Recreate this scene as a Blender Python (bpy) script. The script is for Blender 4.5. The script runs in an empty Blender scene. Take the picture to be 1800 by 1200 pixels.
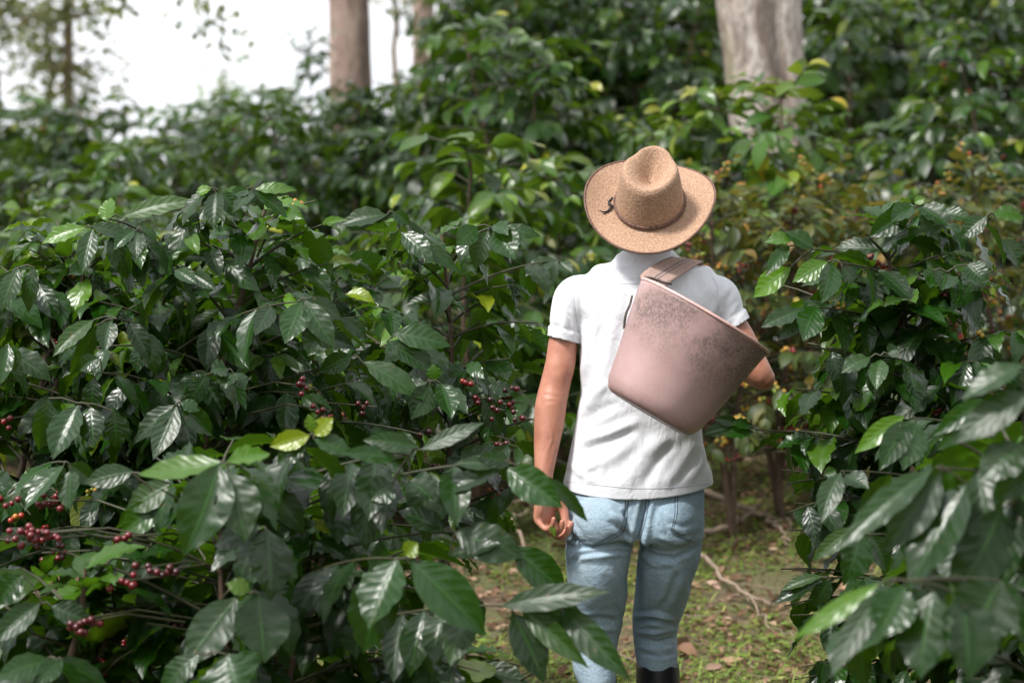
import bpy, bmesh, math, random
import numpy as np
from mathutils import Vector, Matrix, noise
from mathutils.bvhtree import BVHTree

R = math.radians
scn = bpy.context.scene
COL = scn.collection
random.seed(7)
rng = np.random.default_rng(11)

# ------------------------------------------------------------------ camera
FPX, HOR, CH = 4250.0, 339.0, 1.6
PITCH = math.atan((600 - HOR) / FPX)
CAM = Vector((0, 0, CH))
FW = Vector((0, math.cos(PITCH), -math.sin(PITCH)))
UPV = Vector((0, math.sin(PITCH), math.cos(PITCH)))

def P(px, py, Y):
    """point of the photograph (1800 x 1200) at a real distance Y"""
    d = FW + Vector((1, 0, 0)) * ((px - 900) / FPX) + UPV * ((600 - py) / FPX)
    return CAM + d * (Y / d.y)

def proj(co):
    rel = co - np.array(CAM)
    dep = rel @ np.array(FW)
    return 900 + FPX * rel[:, 0] / dep, 600 - FPX * (rel @ np.array(UPV)) / dep

cam_d = bpy.data.cameras.new('camera')
cam = bpy.data.objects.new('camera', cam_d)
COL.objects.link(cam)
cam.location = CAM
cam.rotation_euler = (R(90) - PITCH, 0, 0)
cam_d.lens = 85
cam_d.sensor_width = 36
cam_d.clip_end = 2000
cam_d.dof.use_dof = True
cam_d.dof.focus_distance = 5.92
cam_d.dof.aperture_fstop = 3.2
cam_d.dof.aperture_blades = 9
scn.camera = cam

# ------------------------------------------------------------------ tagging
def tag(o, label=None, cat=None, group=None, kind=None):
    if label: o['label'] = label
    if cat: o['category'] = cat
    if group: o['group'] = group
    if kind: o['kind'] = kind
    return o

def empty(name, loc=(0, 0, 0), label=None, cat=None, group=None):
    o = bpy.data.objects.new(name, None)
    COL.objects.link(o)
    o.location = loc
    o.empty_display_size = .1
    return tag(o, label, cat, group)

def link(name, me, mat=None, parent=None):
    o = bpy.data.objects.new(name, me)
    COL.objects.link(o)
    if mat is not None and not me.materials:
        me.materials.append(mat)
    if parent is not None:
        o.parent = parent
    return o

# ------------------------------------------------------------------ node helpers
class NT:
    def __init__(self, mat):
        self.t = mat.node_tree
        self.n = self.t.nodes
        self.l = self.t.links
    def node(self, typ, **kw):
        n = self.n.new(typ)
        for k, v in kw.items(): setattr(n, k, v)
        return n
    def set(self, sock, v):
        if hasattr(v, 'is_linked') or isinstance(v, bpy.types.NodeSocket): self.l.new(v, sock)
        else: sock.default_value = v
    def math(self, op, a, b=None, c=None, clamp=False):
        n = self.node('ShaderNodeMath', operation=op, use_clamp=clamp)
        self.set(n.inputs[0], a)
        if b is not None: self.set(n.inputs[1], b)
        if c is not None: self.set(n.inputs[2], c)
        return n.outputs[0]
    def mix(self, f, a, b, mode='MIX'):
        n = self.node('ShaderNodeMix', data_type='RGBA', blend_type=mode)
        self.set(n.inputs[0], f)
        self.set(n.inputs[6], a if not isinstance(a, tuple) else (*a[:3], 1))
        self.set(n.inputs[7], b if not isinstance(b, tuple) else (*b[:3], 1))
        return n.outputs[2]
    def noise(self, scale, detail=4, rough=.55, vec=None, dist=0):
        n = self.node('ShaderNodeTexNoise')
        n.inputs['Scale'].default_value = scale
        n.inputs['Detail'].default_value = detail
        n.inputs['Roughness'].default_value = rough
        n.inputs['Distortion'].default_value = dist
        if vec is not None: self.l.new(vec, n.inputs['Vector'])
        return n.outputs[0]
    def ramp(self, f, stops):
        n = self.node('ShaderNodeValToRGB')
        e = n.color_ramp.elements
        while len(e) < len(stops): e.new(.5)
        for i, (p, c) in enumerate(stops):
            e[i].position = p
            e[i].color = (*c[:3], 1) if isinstance(c, tuple) else (c, c, c, 1)
        self.l.new(f, n.inputs[0])
        return n.outputs[0]
    def bump(self, h, strength=.3, dist=.01, normal=None):
        n = self.node('ShaderNodeBump')
        n.inputs['Strength'].default_value = strength
        n.inputs['Distance'].default_value = dist
        self.l.new(h, n.inputs['Height'])
        if normal is not None: self.l.new(normal, n.inputs['Normal'])
        return n.outputs[0]
    def obj(self):
        return self.node('ShaderNodeTexCoord').outputs['Object']
    def mapping(self, vec, scale=(1, 1, 1), rot=(0, 0, 0), loc=(0, 0, 0)):
        n = self.node('ShaderNodeMapping')
        n.inputs['Scale'].default_value = scale
        n.inputs['Rotation'].default_value = rot
        n.inputs['Location'].default_value = loc
        self.l.new(vec, n.inputs['Vector'])
        return n.outputs[0]

def new_mat(name):
    m = bpy.data.materials.new(name)
    m.use_nodes = True
    nt = NT(m)
    b = nt.n['Principled BSDF']
    return m, nt, b

def simple_mat(name, col, rough=.6, var=.15, scale=30, bump=.2, bdist=.002, spec=.5, sss=0):
    m, nt, b = new_mat(name)
    o = nt.obj()
    n = nt.noise(scale, 5, .6, o)
    dark = tuple(c * (1 - var) for c in col)
    lite = tuple(min(1, c * (1 + var)) for c in col)
    nt.set(b.inputs['Base Color'], nt.ramp(n, [(.3, dark), (.7, lite)]))
    b.inputs['Roughness'].default_value = rough
    b.inputs['Specular IOR Level'].default_value = spec
    n2 = nt.noise(scale * 6, 4, .6, o)
    nt.set(b.inputs['Normal'], nt.bump(n2, bump, bdist))
    return m

# ------------------------------------------------------------------ leaf material
def leaf_mat(name, dark, mid, young, rough=.33, trans=.28, spec=.6, veins=9):
    m, nt, b = new_mat(name)
    at = nt.node('ShaderNodeAttribute', attribute_name='tint')
    sep = nt.node('ShaderNodeSeparateColor'); nt.l.new(at.outputs['Color'], sep.inputs[0])
    tint, rnd = sep.outputs[0], sep.outputs[1]
    uv = nt.node('ShaderNodeUVMap', uv_map='UVMap')
    su = nt.node('ShaderNodeSeparateXYZ'); nt.l.new(uv.outputs[0], su.inputs[0])
    u, v = su.outputs[0], su.outputs[1]
    av = nt.math('ABSOLUTE', nt.math('MULTIPLY_ADD', v, 2, -1))
    s = nt.math('SUBTRACT', nt.math('MULTIPLY', u, veins), nt.math('MULTIPLY', nt.math('POWER', av, 1.3), 1.5))
    s = nt.math('ADD', s, nt.math('MULTIPLY', nt.noise(16, 2, .5, nt.obj()), 1.1))
    pp = nt.math('PINGPONG', s, .5)                       # 0 on a side vein, .5 between
    bulge = nt.math('POWER', nt.math('MULTIPLY', pp, 2, clamp=True), .55)
    mid_d = nt.math('MINIMUM', nt.math('MULTIPLY', av, 7), 1)
    h = nt.math('MULTIPLY', nt.math('MULTIPLY', bulge, mid_d), 1)
    col = nt.ramp(tint, [(0.0, dark), (.5, mid), (.88, young), (1.0, tuple(min(.5, c * k) for c, k in zip(young, (2.3, 1.25, 1.6))))])
    col = nt.mix(nt.math('MULTIPLY', nt.math('POWER', rnd, 1.6), .8), col, tuple(c * .35 for c in mid))
    o = nt.obj()
    blotch = nt.noise(14, 3, .6, o)
    col = nt.mix(nt.math('MULTIPLY', nt.math('SUBTRACT', blotch, .35, clamp=True), .5), col, tuple(c * .6 for c in dark))
    vein_line = nt.math('MULTIPLY', nt.math('LESS_THAN', av, .045), .45)
    side = nt.math('MULTIPLY', nt.math('LESS_THAN', pp, .05), .16)
    vcol = tuple(min(1, c * 2.2 + .012) for c in mid)
    col = nt.mix(nt.math('MAXIMUM', vein_line, side), col, vcol)
    # a few insect spots and brown edges
    sp = nt.noise(60, 2, .5, o)
    col = nt.mix(nt.math('MULTIPLY', nt.math('GREATER_THAN', sp, .735), .55), col, (.10, .06, .02))
    nt.set(b.inputs['Base Color'], col)
    b.inputs['Roughness'].default_value = rough
    rr = nt.math('ADD', nt.math('MULTIPLY', rnd, .16), rough - .05)
    nt.set(b.inputs['Roughness'], rr)
    b.inputs['Specular IOR Level'].default_value = spec
    bm1 = nt.bump(h, .15, .004)
    fine = nt.noise(220, 2, .5, o)
    nt.set(b.inputs['Normal'], nt.bump(fine, .12, .001, bm1))
    tr = nt.node('ShaderNodeBsdfTranslucent')
    tcol = nt.mix(.5, col, tuple(min(1, c * 2.6) for c in young))
    nt.set(tr.inputs['Color'], tcol)
    mx = nt.node('ShaderNodeMixShader')
    mx.inputs[0].default_value = trans
    nt.l.new(b.outputs[0], mx.inputs[1]); nt.l.new(tr.outputs[0], mx.inputs[2])
    nt.l.new(mx.outputs[0], nt.n['Material Output'].inputs['Surface'])
    return m

M_LEAF = leaf_mat('coffee_leaf', (.0028, .011, .0015), (.0095, .047, .0018), (.085, .19, .005), rough=.30, trans=.20, spec=.42, veins=8)
M_FAR = leaf_mat('coffee_leaf_far', (.004, .015, .0025), (.018, .062, .0035), (.11, .20, .008), rough=.28, trans=.18, spec=.45)
M_YOUNG = leaf_mat('young_leaf', (.02, .07, .008), (.05, .13, .012), (.17, .23, .015), rough=.4, trans=.25, spec=.45)
M_TREELEAF = leaf_mat('tree_leaf', (.03, .055, .02), (.07, .11, .035), (.2, .22, .06), rough=.5, trans=.4, spec=.4)
M_OLIVE = leaf_mat('olive_leaf', (.022, .042, .006), (.048, .085, .010), (.15, .13, .02), rough=.45, trans=.3, spec=.4)
M_LITTER = leaf_mat('dry_leaf', (.09, .045, .025), (.22, .12, .07), (.40, .27, .16), rough=.7, trans=.1, spec=.3)
M_GRASS = leaf_mat('grass_blade', (.07, .13, .02), (.15, .25, .04), (.32, .36, .09), rough=.55, trans=.3, spec=.3)

def cherry_mat():
    m, nt, b = new_mat('coffee_cherry')
    at = nt.node('ShaderNodeAttribute', attribute_name='tint')
    sep = nt.node('ShaderNodeSeparateColor'); nt.l.new(at.outputs['Color'], sep.inputs[0])
    nt.set(b.inputs['Base Color'], nt.ramp(sep.outputs[0], [(0, (.03, .004, .006)), (.45, (.15, .007, .010)), (.65, (.30, .03, .012)), (.8, (.5, .25, .03)), (1, (.18, .24, .03))]))
    b.inputs['Roughness'].default_value = .25
    b.inputs['Specular IOR Level'].default_value = .6
    return m
M_CHERRY = cherry_mat()
M_TWIG = simple_mat('green_brown_twig', (.036, .036, .014), .6, .3, 20)
M_STEM = simple_mat('coffee_stem_bark', (.095, .06, .04), .8, .35, 25, .5, .003)
M_DEAD = simple_mat('dead_wood', (.22, .165, .12), .85, .3, 18, .5, .003)

# ------------------------------------------------------------------ numpy mesh builders
WU = np.array([0, .04, .1, .2, .35, .5, .65, .8, .9, .96, 1.0])
WV = np.array([.03, .12, .36, .72, .96, 1.0, .87, .54, .25, .09, .0])

def mesh_from(co, faces, uv=None, tint=None, name='mesh', smooth=True):
    me = bpy.data.meshes.new(name)
    nv, nf, k = len(co), len(faces), faces.shape[1]
    me.vertices.add(nv)
    me.vertices.foreach_set('co', np.ascontiguousarray(co, dtype=np.float32).ravel())
    me.loops.add(nf * k)
    me.loops.foreach_set('vertex_index', np.ascontiguousarray(faces, dtype=np.int32).ravel())
    me.polygons.add(nf)
    me.polygons.foreach_set('loop_start', np.arange(0, nf * k, k, dtype=np.int32))
    me.polygons.foreach_set('use_smooth', np.full(nf, smooth, dtype=bool))
    me.update(calc_edges=True)
    if uv is not None:
        l = me.uv_layers.new(name='UVMap')
        l.data.foreach_set('uv', np.ascontiguousarray(uv[faces.ravel()], dtype=np.float32).ravel())
    if tint is not None:
        a = me.attributes.new('tint', 'FLOAT_COLOR', 'POINT')
        c = np.zeros((nv, 4), dtype=np.float32); c[:, 3] = 1; c[:, :tint.shape[1]] = tint
        a.data.foreach_set('color', c.ravel())
    return me

class Leaves:
    """collects leaf frames; build() makes one mesh of bent, wavy blades"""
    def __init__(self): self.r = []
    def add(self, base, d, n, L, W, bend=.6, tint=.3, fold=.25, wave=.5, twist=0.):
        self.r.append((*base, *d, *n, L, W, bend, tint, fold, wave, twist))
    def build(self, nu=9, nv=4, name='leaves', seed=0):
        g = np.random.default_rng(seed + 5)
        A = np.array(self.r, dtype=np.float64)
        N = len(A)
        B, D, Nn = A[:, 0:3], A[:, 3:6], A[:, 6:9]
        L, W, bend, tint, fold, wave, twist = A[:, 9], A[:, 10], A[:, 11], A[:, 12], A[:, 13], A[:, 14], A[:, 15]
        D = D / (np.linalg.norm(D, axis=1, keepdims=True) + 1e-9)
        Nn = Nn - D * (Nn * D).sum(1, keepdims=True)
        Nn = Nn / (np.linalg.norm(Nn, axis=1, keepdims=True) + 1e-9)
        S = np.cross(D, Nn)
        u = np.linspace(0, 1, nu + 1)
        v = np.linspace(-1, 1, nv + 1)
        ang = bend[:, None] * u[None, :] ** 1.2          # bends towards -normal
        du = 1.0 / nu
        cx = np.concatenate([np.zeros((N, 1)), np.cumsum((np.cos(ang[:, 1:]) + np.cos(ang[:, :-1])) * .5 * du, 1)], 1)
        cz = -np.concatenate([np.zeros((N, 1)), np.cumsum((np.sin(ang[:, 1:]) + np.sin(ang[:, :-1])) * .5 * du, 1)], 1)
        w = np.interp(u, WU, WV)
        ph = g.uniform(0, 6.28, N)
        side = w[None, :, None] * v[None, None, :] * (W * .5)[:, None, None]
        lift = np.abs(v)[None, None, :] * w[None, :, None] * (W * .5 * fold)[:, None, None]
        frq = 5.5
        wv = (np.sin(2 * np.pi * frq * u[None, :, None] * .8 + ph[:, None, None] + (v[None, None, :] > 0) * 1.7)
              * (np.abs(v) ** 2)[None, None, :] * w[None, :, None] ** .5 * (W * .09 * wave)[:, None, None])
        # local normal of centreline
        na, nb = np.sin(ang), np.cos(ang)                # along D, along N
        h = lift + wv
        tw = twist[:, None] * u[None, :]
        X = cx[:, :, None] * L[:, None, None] + na[:, :, None] * (h + side * np.sin(tw)[:, :, None])
        Z = cz[:, :, None] * L[:, None, None] + nb[:, :, None] * (h + side * np.sin(tw)[:, :, None])
        Yv = side * np.cos(tw)[:, :, None] + (g.normal(0, .05, N) * L)[:, None, None] * (u ** 2)[None, :, None]
        co = (B[:, None, None, :] + X[..., None] * D[:, None, None, :] + Z[..., None] * Nn[:, None, None, :]
              + Yv[..., None] * S[:, None, None, :]).reshape(-1, 3)
        uu, vv = np.meshgrid(u, (v + 1) / 2, indexing='ij')
        uv = np.tile(np.stack([uu.ravel(), vv.ravel()], 1), (N, 1))
        rnd = g.uniform(0, 1, N)
        tn = np.repeat(np.stack([tint, rnd], 1), (nu + 1) * (nv + 1), axis=0)
        i, j = np.meshgrid(np.arange(nu), np.arange(nv), indexing='ij')
        a = (i * (nv + 1) + j).ravel()
        q = np.stack([a, a + nv + 1, a + nv + 2, a + 1], 1)
        F = (q[None] + (np.arange(N) * (nu + 1) * (nv + 1))[:, None, None]).reshape(-1, 4)
        return mesh_from(co, F, uv, tn, name)

class Tubes:
    def __init__(self): self.v, self.f, self.n = [], [], 0
    def add(self, pts, rad, k=6):
        pts = np.array([tuple(p) for p in pts], dtype=float)
        m = len(pts)
        rad = np.interp(np.linspace(0, 1, m), np.linspace(0, 1, len(rad)), rad)
        t = np.gradient(pts, axis=0)
        t /= np.linalg.norm(t, axis=1, keepdims=True) + 1e-9
        ref = np.array([0, 0, 1.]) if abs(t[0, 2]) < .8 else np.array([1., 0, 0])
        a = np.linspace(0, 2 * np.pi, k, endpoint=False)
        s = np.cross(t, ref); s /= np.linalg.norm(s, axis=1, keepdims=True) + 1e-9
        b = np.cross(t, s)
        ring = pts[:, None] + rad[:, None, None] * (np.cos(a)[None, :, None] * s[:, None] + np.sin(a)[None, :, None] * b[:, None])
        self.v.append(ring.reshape(-1, 3))
        i, j = np.meshgrid(np.arange(m - 1), np.arange(k), indexing='ij')
        i, j = i.ravel(), j.ravel(); jn = (j + 1) % k
        self.f.append(np.stack([i * k + j, i * k + jn, (i + 1) * k + jn, (i + 1) * k + j], 1) + self.n)
        self.n += m * k
    def build(self, name='tubes'):
        return mesh_from(np.concatenate(self.v), np.concatenate(self.f), name=name)

def ico(sub=1):
    bm = bmesh.new(); bmesh.ops.create_icosphere(bm, subdivisions=sub, radius=1)
    co = np.array([v.co[:] for v in bm.verts]); f = np.array([[v.index for v in q.verts] for q in bm.faces]); bm.free()
    return co, f
ICO2, ICO1 = ico(2), ico(1)

def balls(pts, rad, tint, tmpl=ICO1, name='cherries'):
    pts, rad = np.array([tuple(p) for p in pts]), np.array(rad)
    c, f = tmpl
    co = (pts[:, None] + c[None] * rad[:, None, None]).reshape(-1, 3)
    F = (f[None] + (np.arange(len(pts)) * len(c))[:, None, None]).reshape(-1, 3)
    tn = np.repeat(np.array(tint)[:, None], len(c), 0)
    return mesh_from(co, F, None, np.concatenate([tn, tn], 1), name)

UP = np.array([0, 0, 1.])
def nrm(v): return v / (np.linalg.norm(v) + 1e-9)

# ------------------------------------------------------------------ terrain
def smooth(x, a, b):
    t = min(1, max(0, (x - a) / (b - a)))
    return t * t * (3 - 2 * t)

def ground(x, y):
    s = .028 + (.150 - .028) * smooth(x, -2.8, -.1)
    sp = math.log1p(math.exp(min(30, (y - 7.6) * 1.5))) / 1.5
    z = s * sp
    if y > 21:
        lf = 1 - smooth(x, -5, 2)
        z -= lf * .12 * (y - 21)
        z -= (1 - lf) * .06 * max(0, y - 34)
    z += .05 * noise.noise(Vector((x * .5, y * .5, 0))) + .018 * noise.noise(Vector((x * 2.3, y * 2.3, 4)))
    if y < 7.2: z *= .6
    return z

# ------------------------------------------------------------------ coffee bush generator
def coffee(H, Rr, seed, leafL=.145, density=1.0, cherry=.15, bare=.25, tint0=.25, stems=1, minz=.18, node=.058, spreadup=.5, young=.12, greens=.1, avoid=None):
    """returns dict: stem Tubes, branch Tubes, Leaves, cherry lists (all local, base at the origin)"""
    g = np.random.default_rng(seed)
    T, Bt, Lf = Tubes(), Tubes(), Leaves()
    cp, cr, ct = [], [], []
    for s in range(stems):
        a0 = g.uniform(0, 6.28); lean = g.uniform(.02, .10) * H + (.12 * H if stems > 1 else 0)
        Hs = H * g.uniform(.86, 1.0) if s else H
        zz = np.linspace(0, 1, 12)
        sx = lean * zz ** 1.4 * math.cos(a0) + .02 * np.sin(zz * 7 + seed)
        sy = lean * zz ** 1.4 * math.sin(a0) + .02 * np.cos(zz * 6 + seed)
        sp = np.stack([sx, sy, zz * Hs], 1)
        T.add(sp, [.011 + .004 * H, .010, .004], 8)
        z = minz * Hs + .05
        az = g.uniform(0, 6.28)
        while z < Hs - .01:
            t = z / Hs
            base = np.array([np.interp(z, sp[:, 2], sp[:, 0]), np.interp(z, sp[:, 2], sp[:, 1]), z])
            # silhouette: wide in the middle, narrowing to the tip
            prof = (1 - t ** 2.6) * (.62 + .38 * min(1, (t + .05) / .35)) + .06
            for sd in (0, math.pi):
                if g.random() > density * .96: continue
                aa = az + sd + g.normal(0, .28)
                Lb = Rr * prof * g.uniform(.72, 1.12)
                out = np.array([math.cos(aa), math.sin(aa), 0])
                el0 = spreadup * (.55 + .9 * t) + g.normal(0, .12)
                el1 = el0 - (1.15 - .75 * t) * g.uniform(.7, 1.2)
                ns = max(3, int(Lb / node))
                p = base.copy(); pts = [p.copy()]
                tang = []
                wob = g.normal(0, .12)
                for k in range(ns):
                    f = k / ns
                    e = el0 + (el1 - el0) * f
                    ax = aa + wob * f * 2
                    d = np.array([math.cos(ax) * math.cos(e), math.sin(ax) * math.cos(e), math.sin(e)])
                    tang.append(d); p = p + d * node * (1 + .15 * g.normal())
                    if avoid and avoid(p): tang.pop(); ns = k; break
                    pts.append(p.copy())
                if ns < 2: continue
                Bt.add(pts, [.0048, .0035, .0018], 5)
                for k in range(1, ns + 1):
                    f = k / ns
                    d = tang[k - 1]; q = pts[k]
                    if f > bare or t > .85:
                        sdv = nrm(np.cross(d, UP))
                        last = k >= ns - 0
                        for sg in (1, -1):
                            if g.random() < .10: continue
                            drop = g.uniform(.25, 1.5) * (1.0 - .40 * t) - (.25 if t > .92 else 0)
                            fwd = g.uniform(.35, .9) + (.8 if last else 0)
                            ld = nrm(sdv * sg * g.uniform(.6, 1.0) + d * fwd - UP * drop * g.uniform(.5, 1.5))
                            if avoid and avoid(q + ld * leafL): continue
                            nn = nrm(UP * 1.0 + out * g.uniform(.0, .7) + g.normal(0, .30, 3))
                            sz = leafL * g.uniform(.72, 1.15) * (.62 if last else (1 - .28 * max(0, f - .75) / .25))
                            ti = tint0 + g.normal(0, .17) + (young * 3 * g.random() if last or f > .93 else 0) + .26 * t * t - .06
                            if g.random() < .06: ti = .65 + .35 * g.random()
                            Lf.add(q, ld, nn, sz, sz * g.uniform(.41, .50), g.uniform(.25, 1.15), min(1, max(0, ti)), g.uniform(.05, .5), g.uniform(.4, 1.3), g.normal(0, .35))
                    if cherry > 0 and f < .8 and g.random() < cherry:
                        nc = g.integers(3, 9)
                        base_t = g.choice([.1, .35, .45, .6, .8, .95], p=[.3, .25, .2, .07, .08, .10]) if greens < .3 else g.choice([.4, .6, .8, .85, .95, 1.0])
                        for _ in range(nc):
                            v = g.normal(0, 1, 3); v -= d * (v @ d) * .5; v = nrm(v)
                            cp.append(q + v * g.uniform(.010, .018) + d * g.normal(0, .008)); cr.append(g.uniform(.0062, .0082)); ct.append(min(1, max(0, base_t + g.normal(0, .1))))
            z += g.uniform(.055, .085) / max(.5, density) ** .5
            az += math.pi / 2 + g.normal(0, .2)
        # tip leaves
        tip = sp[-1]
        for k in range(6):
            a = k * 1.05 + g.uniform(-.3, .3)
            ld = nrm(np.array([math.cos(a), math.sin(a), g.uniform(.1, .9)]))
            Lf.add(tip - UP * .02 * (k // 2), ld, UP + g.normal(0, .2, 3), leafL * g.uniform(.5, .95), leafL * .36, g.uniform(.5, 1.2), min(1, tint0 + young * 2 + .1), .2, .8)
    return dict(T=T, B=Bt, L=Lf, c=(cp, cr, ct))

PROTO = {}
def far_bush_proto(key, **kw):
    d = coffee(**kw)
    mat = {'y': M_YOUNG, 'b': M_OLIVE}.get(key[0], M_FAR)
    PROTO[key] = dict(stem=d['T'].build('stem'), branches=d['B'].build('branches'), leaves=d['L'].build(5, 2, 'leaves', kw['seed']),
                      cherries=balls(*d['c']) if len(d['c'][0]) else None, mat=mat)

def place_bush(key, x, y, sc, rz, label, group, name='coffee_bush', dz=0, tilt=0):
    p = PROTO[key]
    r = empty(name, (x, y, ground(x, y) + dz), label, 'coffee bush' if name == 'coffee_bush' else 'shrub', group)
    r.rotation_euler = (tilt, 0, rz); r.scale = (sc,) * 3
    link('stem', p['stem'], M_STEM, r)
    tag(link('branches', p['branches'], M_TWIG, r), kind='stuff')
    tag(link('leaves', p['leaves'], p['mat'], r), kind='stuff')
    if p['cherries']: tag(link('cherries', p['cherries'], M_CHERRY, r), kind='stuff')
    return r

# ================================================================== SETTING: ground
def build_ground():
    def axis(pts):
        out = []
        for a, b, st in pts: out += list(np.arange(a, b, st))
        return np.array(out)
    xs = axis([(-300, -60, 30), (-60, -12, 4), (-12, -4, .5), (-4, 4, .1), (4, 12, .5), (12, 60, 4), (60, 301, 30)])
    ys = axis([(-60, -4, 8), (-4, 4, .5), (4, 14, .1), (14, 30, .5), (30, 80, 4), (80, 601, 40)])
    co = np.array([(x, y, ground(x, y) if y < 80 else ground(x, 80)) for x in xs for y in ys])
    i, j = np.meshgrid(np.arange(len(xs) - 1), np.arange(len(ys) - 1), indexing='ij')
    n = len(ys); a = (i * n + j).ravel()
    F = np.stack([a, a + n, a + n + 1, a + 1], 1)
    me = mesh_from(co, F, name='ground')
    m, nt, b = new_mat('plantation_soil')
    o = nt.obj()
    n1 = nt.noise(1.3, 6, .6, o); n2 = nt.noise(28, 6, .7, o); n3 = nt.noise(90, 4, .6, o)
    soil = nt.ramp(n2, [(.3, (.07, .042, .028)), (.5, (.17, .105, .065)), (.62, (.26, .17, .11)), (.75, (.36, .26, .18))])
    green = nt.ramp(n3, [(.3, (.05, .09, .02)), (.7, (.16, .22, .05))])
    f = nt.ramp(nt.math('ADD', nt.math('MULTIPLY', n1, .7), nt.math('MULTIPLY', n2, .3)), [(.44, 0.0), (.56, .75)])
    nt.set(b.inputs['Base Color'], nt.mix(f, soil, green))
    b.inputs['Roughness'].default_value = .9
    nt.set(b.inputs['Normal'], nt.bump(nt.math('ADD', n2, n3), .9, .03))
    tag(link('ground', me, m), kind='structure')
build_ground()

def scatter():
    g = np.random.default_rng(3)
    G, LL, W = Leaves(), Leaves(), Leaves()
    def patch(x, y): return noise.noise(Vector((x * 1.5, y * 1.5, 9)))
    for _ in range(60000):
        y = 6.4 + 6.4 * g.random() ** 1.3; x = (g.uniform(-.22, .23)) * y
        pt = patch(x, y)
        if pt < -.12 + .25 * g.random(): continue
        z = ground(x, y)
        a = g.uniform(0, 6.28); e = g.uniform(.3, 1.3)
        d = (math.cos(a) * math.cos(e), math.sin(a) * math.cos(e), math.sin(e))
        if g.random() < .45:
            G.add((x, y, z), d, (math.cos(a + .3) * -1, math.sin(a + .3) * -1, .5), g.uniform(.03, .10), g.uniform(.004, .008), g.uniform(.5, 1.6), g.uniform(.1, 1), .2, .2)
        else:
            L = g.uniform(.015, .038)
            W.add((x, y, z + g.uniform(.003, .03)), (math.cos(a), math.sin(a), .15), (g.normal(0, .3), g.normal(0, .3), 1), L, L * .7, .5, g.uniform(.1, .9), .2, .5)
    for _ in range(15000):
        y = 6.4 + 7 * g.random(); x = g.uniform(-.22, .23) * y
        a = g.uniform(0, 6.28)
        L = g.uniform(.015, .055) * (1 if g.random() < .9 else 1.6)
        LL.add((x, y, ground(x, y) + g.uniform(.004, .025)), (math.cos(a), math.sin(a), g.normal(0, .15)), (g.normal(0, .4), g.normal(0, .4), 1), L, L * g.uniform(.3, .5),
               g.uniform(-1.2, 1.4), g.random(), g.uniform(0, 1.2), 1.5, g.normal(0, .8))
    TW = Tubes()
    for _ in range(500):
        y = 6.6 + 6 * g.random(); x = g.uniform(-.22, .23) * y; a = g.uniform(0, 6.28); Lt = g.uniform(.05, .3)
        p0 = np.array([x, y, ground(x, y) + .008]); x1, y1 = x + math.cos(a) * Lt, y + math.sin(a) * Lt
        p1 = np.array([x1, y1, ground(x1, y1) + g.uniform(.005, .05)])
        TW.add(wander([p0, p1], .006, 5, int(g.integers(1e6))), [.003, .0012], 4)
    tag(link('twig_litter', TW.build('twig_litter'), M_DEAD), 'small dead twigs strewn over the path', 'twigs', kind='stuff')
    tag(link('grass', G.build(4, 1, 'grass'), M_GRASS), 'short grass blades growing on the brown path between the bushes', 'grass', kind='stuff')
    tag(link('weeds', W.build(2, 2, 'weeds'), M_GRASS), 'low bright green weeds creeping over the brown soil', 'weeds', kind='stuff')
    tag(link('leaf_litter', LL.build(4, 2, 'litter'), M_LITTER), 'dry brown fallen leaves strewn over the path', 'leaf litter', kind='stuff')

# fallen dead branches
def wander(pts, jit, n=14, seed=0):
    g = np.random.default_rng(seed)
    pts = np.array([tuple(p) for p in pts]); t = np.linspace(0, 1, len(pts)); tt = np.linspace(0, 1, n)
    q = np.stack([np.interp(tt, t, pts[:, i]) for i in range(3)], 1)
    q[1:-1] += g.normal(0, jit, (n - 2, 3))
    return q
scatter()
def fallen(label, lines, seed):
    T = Tubes(); o0 = Vector(P(*lines[0][0][0]))
    for k, (pts, r0, r1) in enumerate(lines):
        T.add(wander([P(*p) - o0 for p in pts], .008, 16, seed + k), [r0, r1], 7)
    o = link('fallen_branch', T.build('fallen_branch'), M_DEAD); o.location = o0
    tag(o, label, 'branch', 'dead branches lying on the path')
fallen('thick forked dead branch lying right of the man\'s hip', [([(1235, 862, 9.6), (1290, 885, 9.5), (1345, 905, 9.45), (1400, 935, 9.4)], .015, .008), ([(1225, 945, 9.2), (1290, 920, 9.3), (1335, 890, 9.5)], .013, .008),
        ([(1345, 905, 9.45), (1390, 950, 9.1)], .008, .004)], 1)
fallen('thin dead branch slanting down across grass by his right knee', [([(1225, 965, 9.0), (1265, 1005, 8.6), (1310, 1040, 8.4), (1355, 1062, 8.3)], .009, .005), ([(1310, 1040, 8.4), (1350, 1100, 8.0), (1395, 1120, 7.9)], .004, .002)], 5)
fallen('pale branched dead twig beside the hanging left hand', [([(870, 880, 9.0), (895, 915, 8.9), (925, 960, 8.7), (940, 1000, 8.5)], .008, .005), ([(870, 935, 8.8), (905, 905, 8.9), (940, 900, 9.0)], .006, .003),
        ([(895, 870, 9.1), (885, 900, 9.0)], .005, .003), ([(820, 890, 9.1), (880, 880, 9.0), (960, 870, 9.2)], .006, .004)], 9)
fallen('long brown dead stick above the grass on the right', [([(1370, 940, 9.4), (1300, 985, 9.2), (1255, 985, 9.2)], .009, .004), ([(1395, 900, 9.5), (1385, 960, 9.2), (1370, 1000, 9.0)], .008, .005)], 13)

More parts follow.
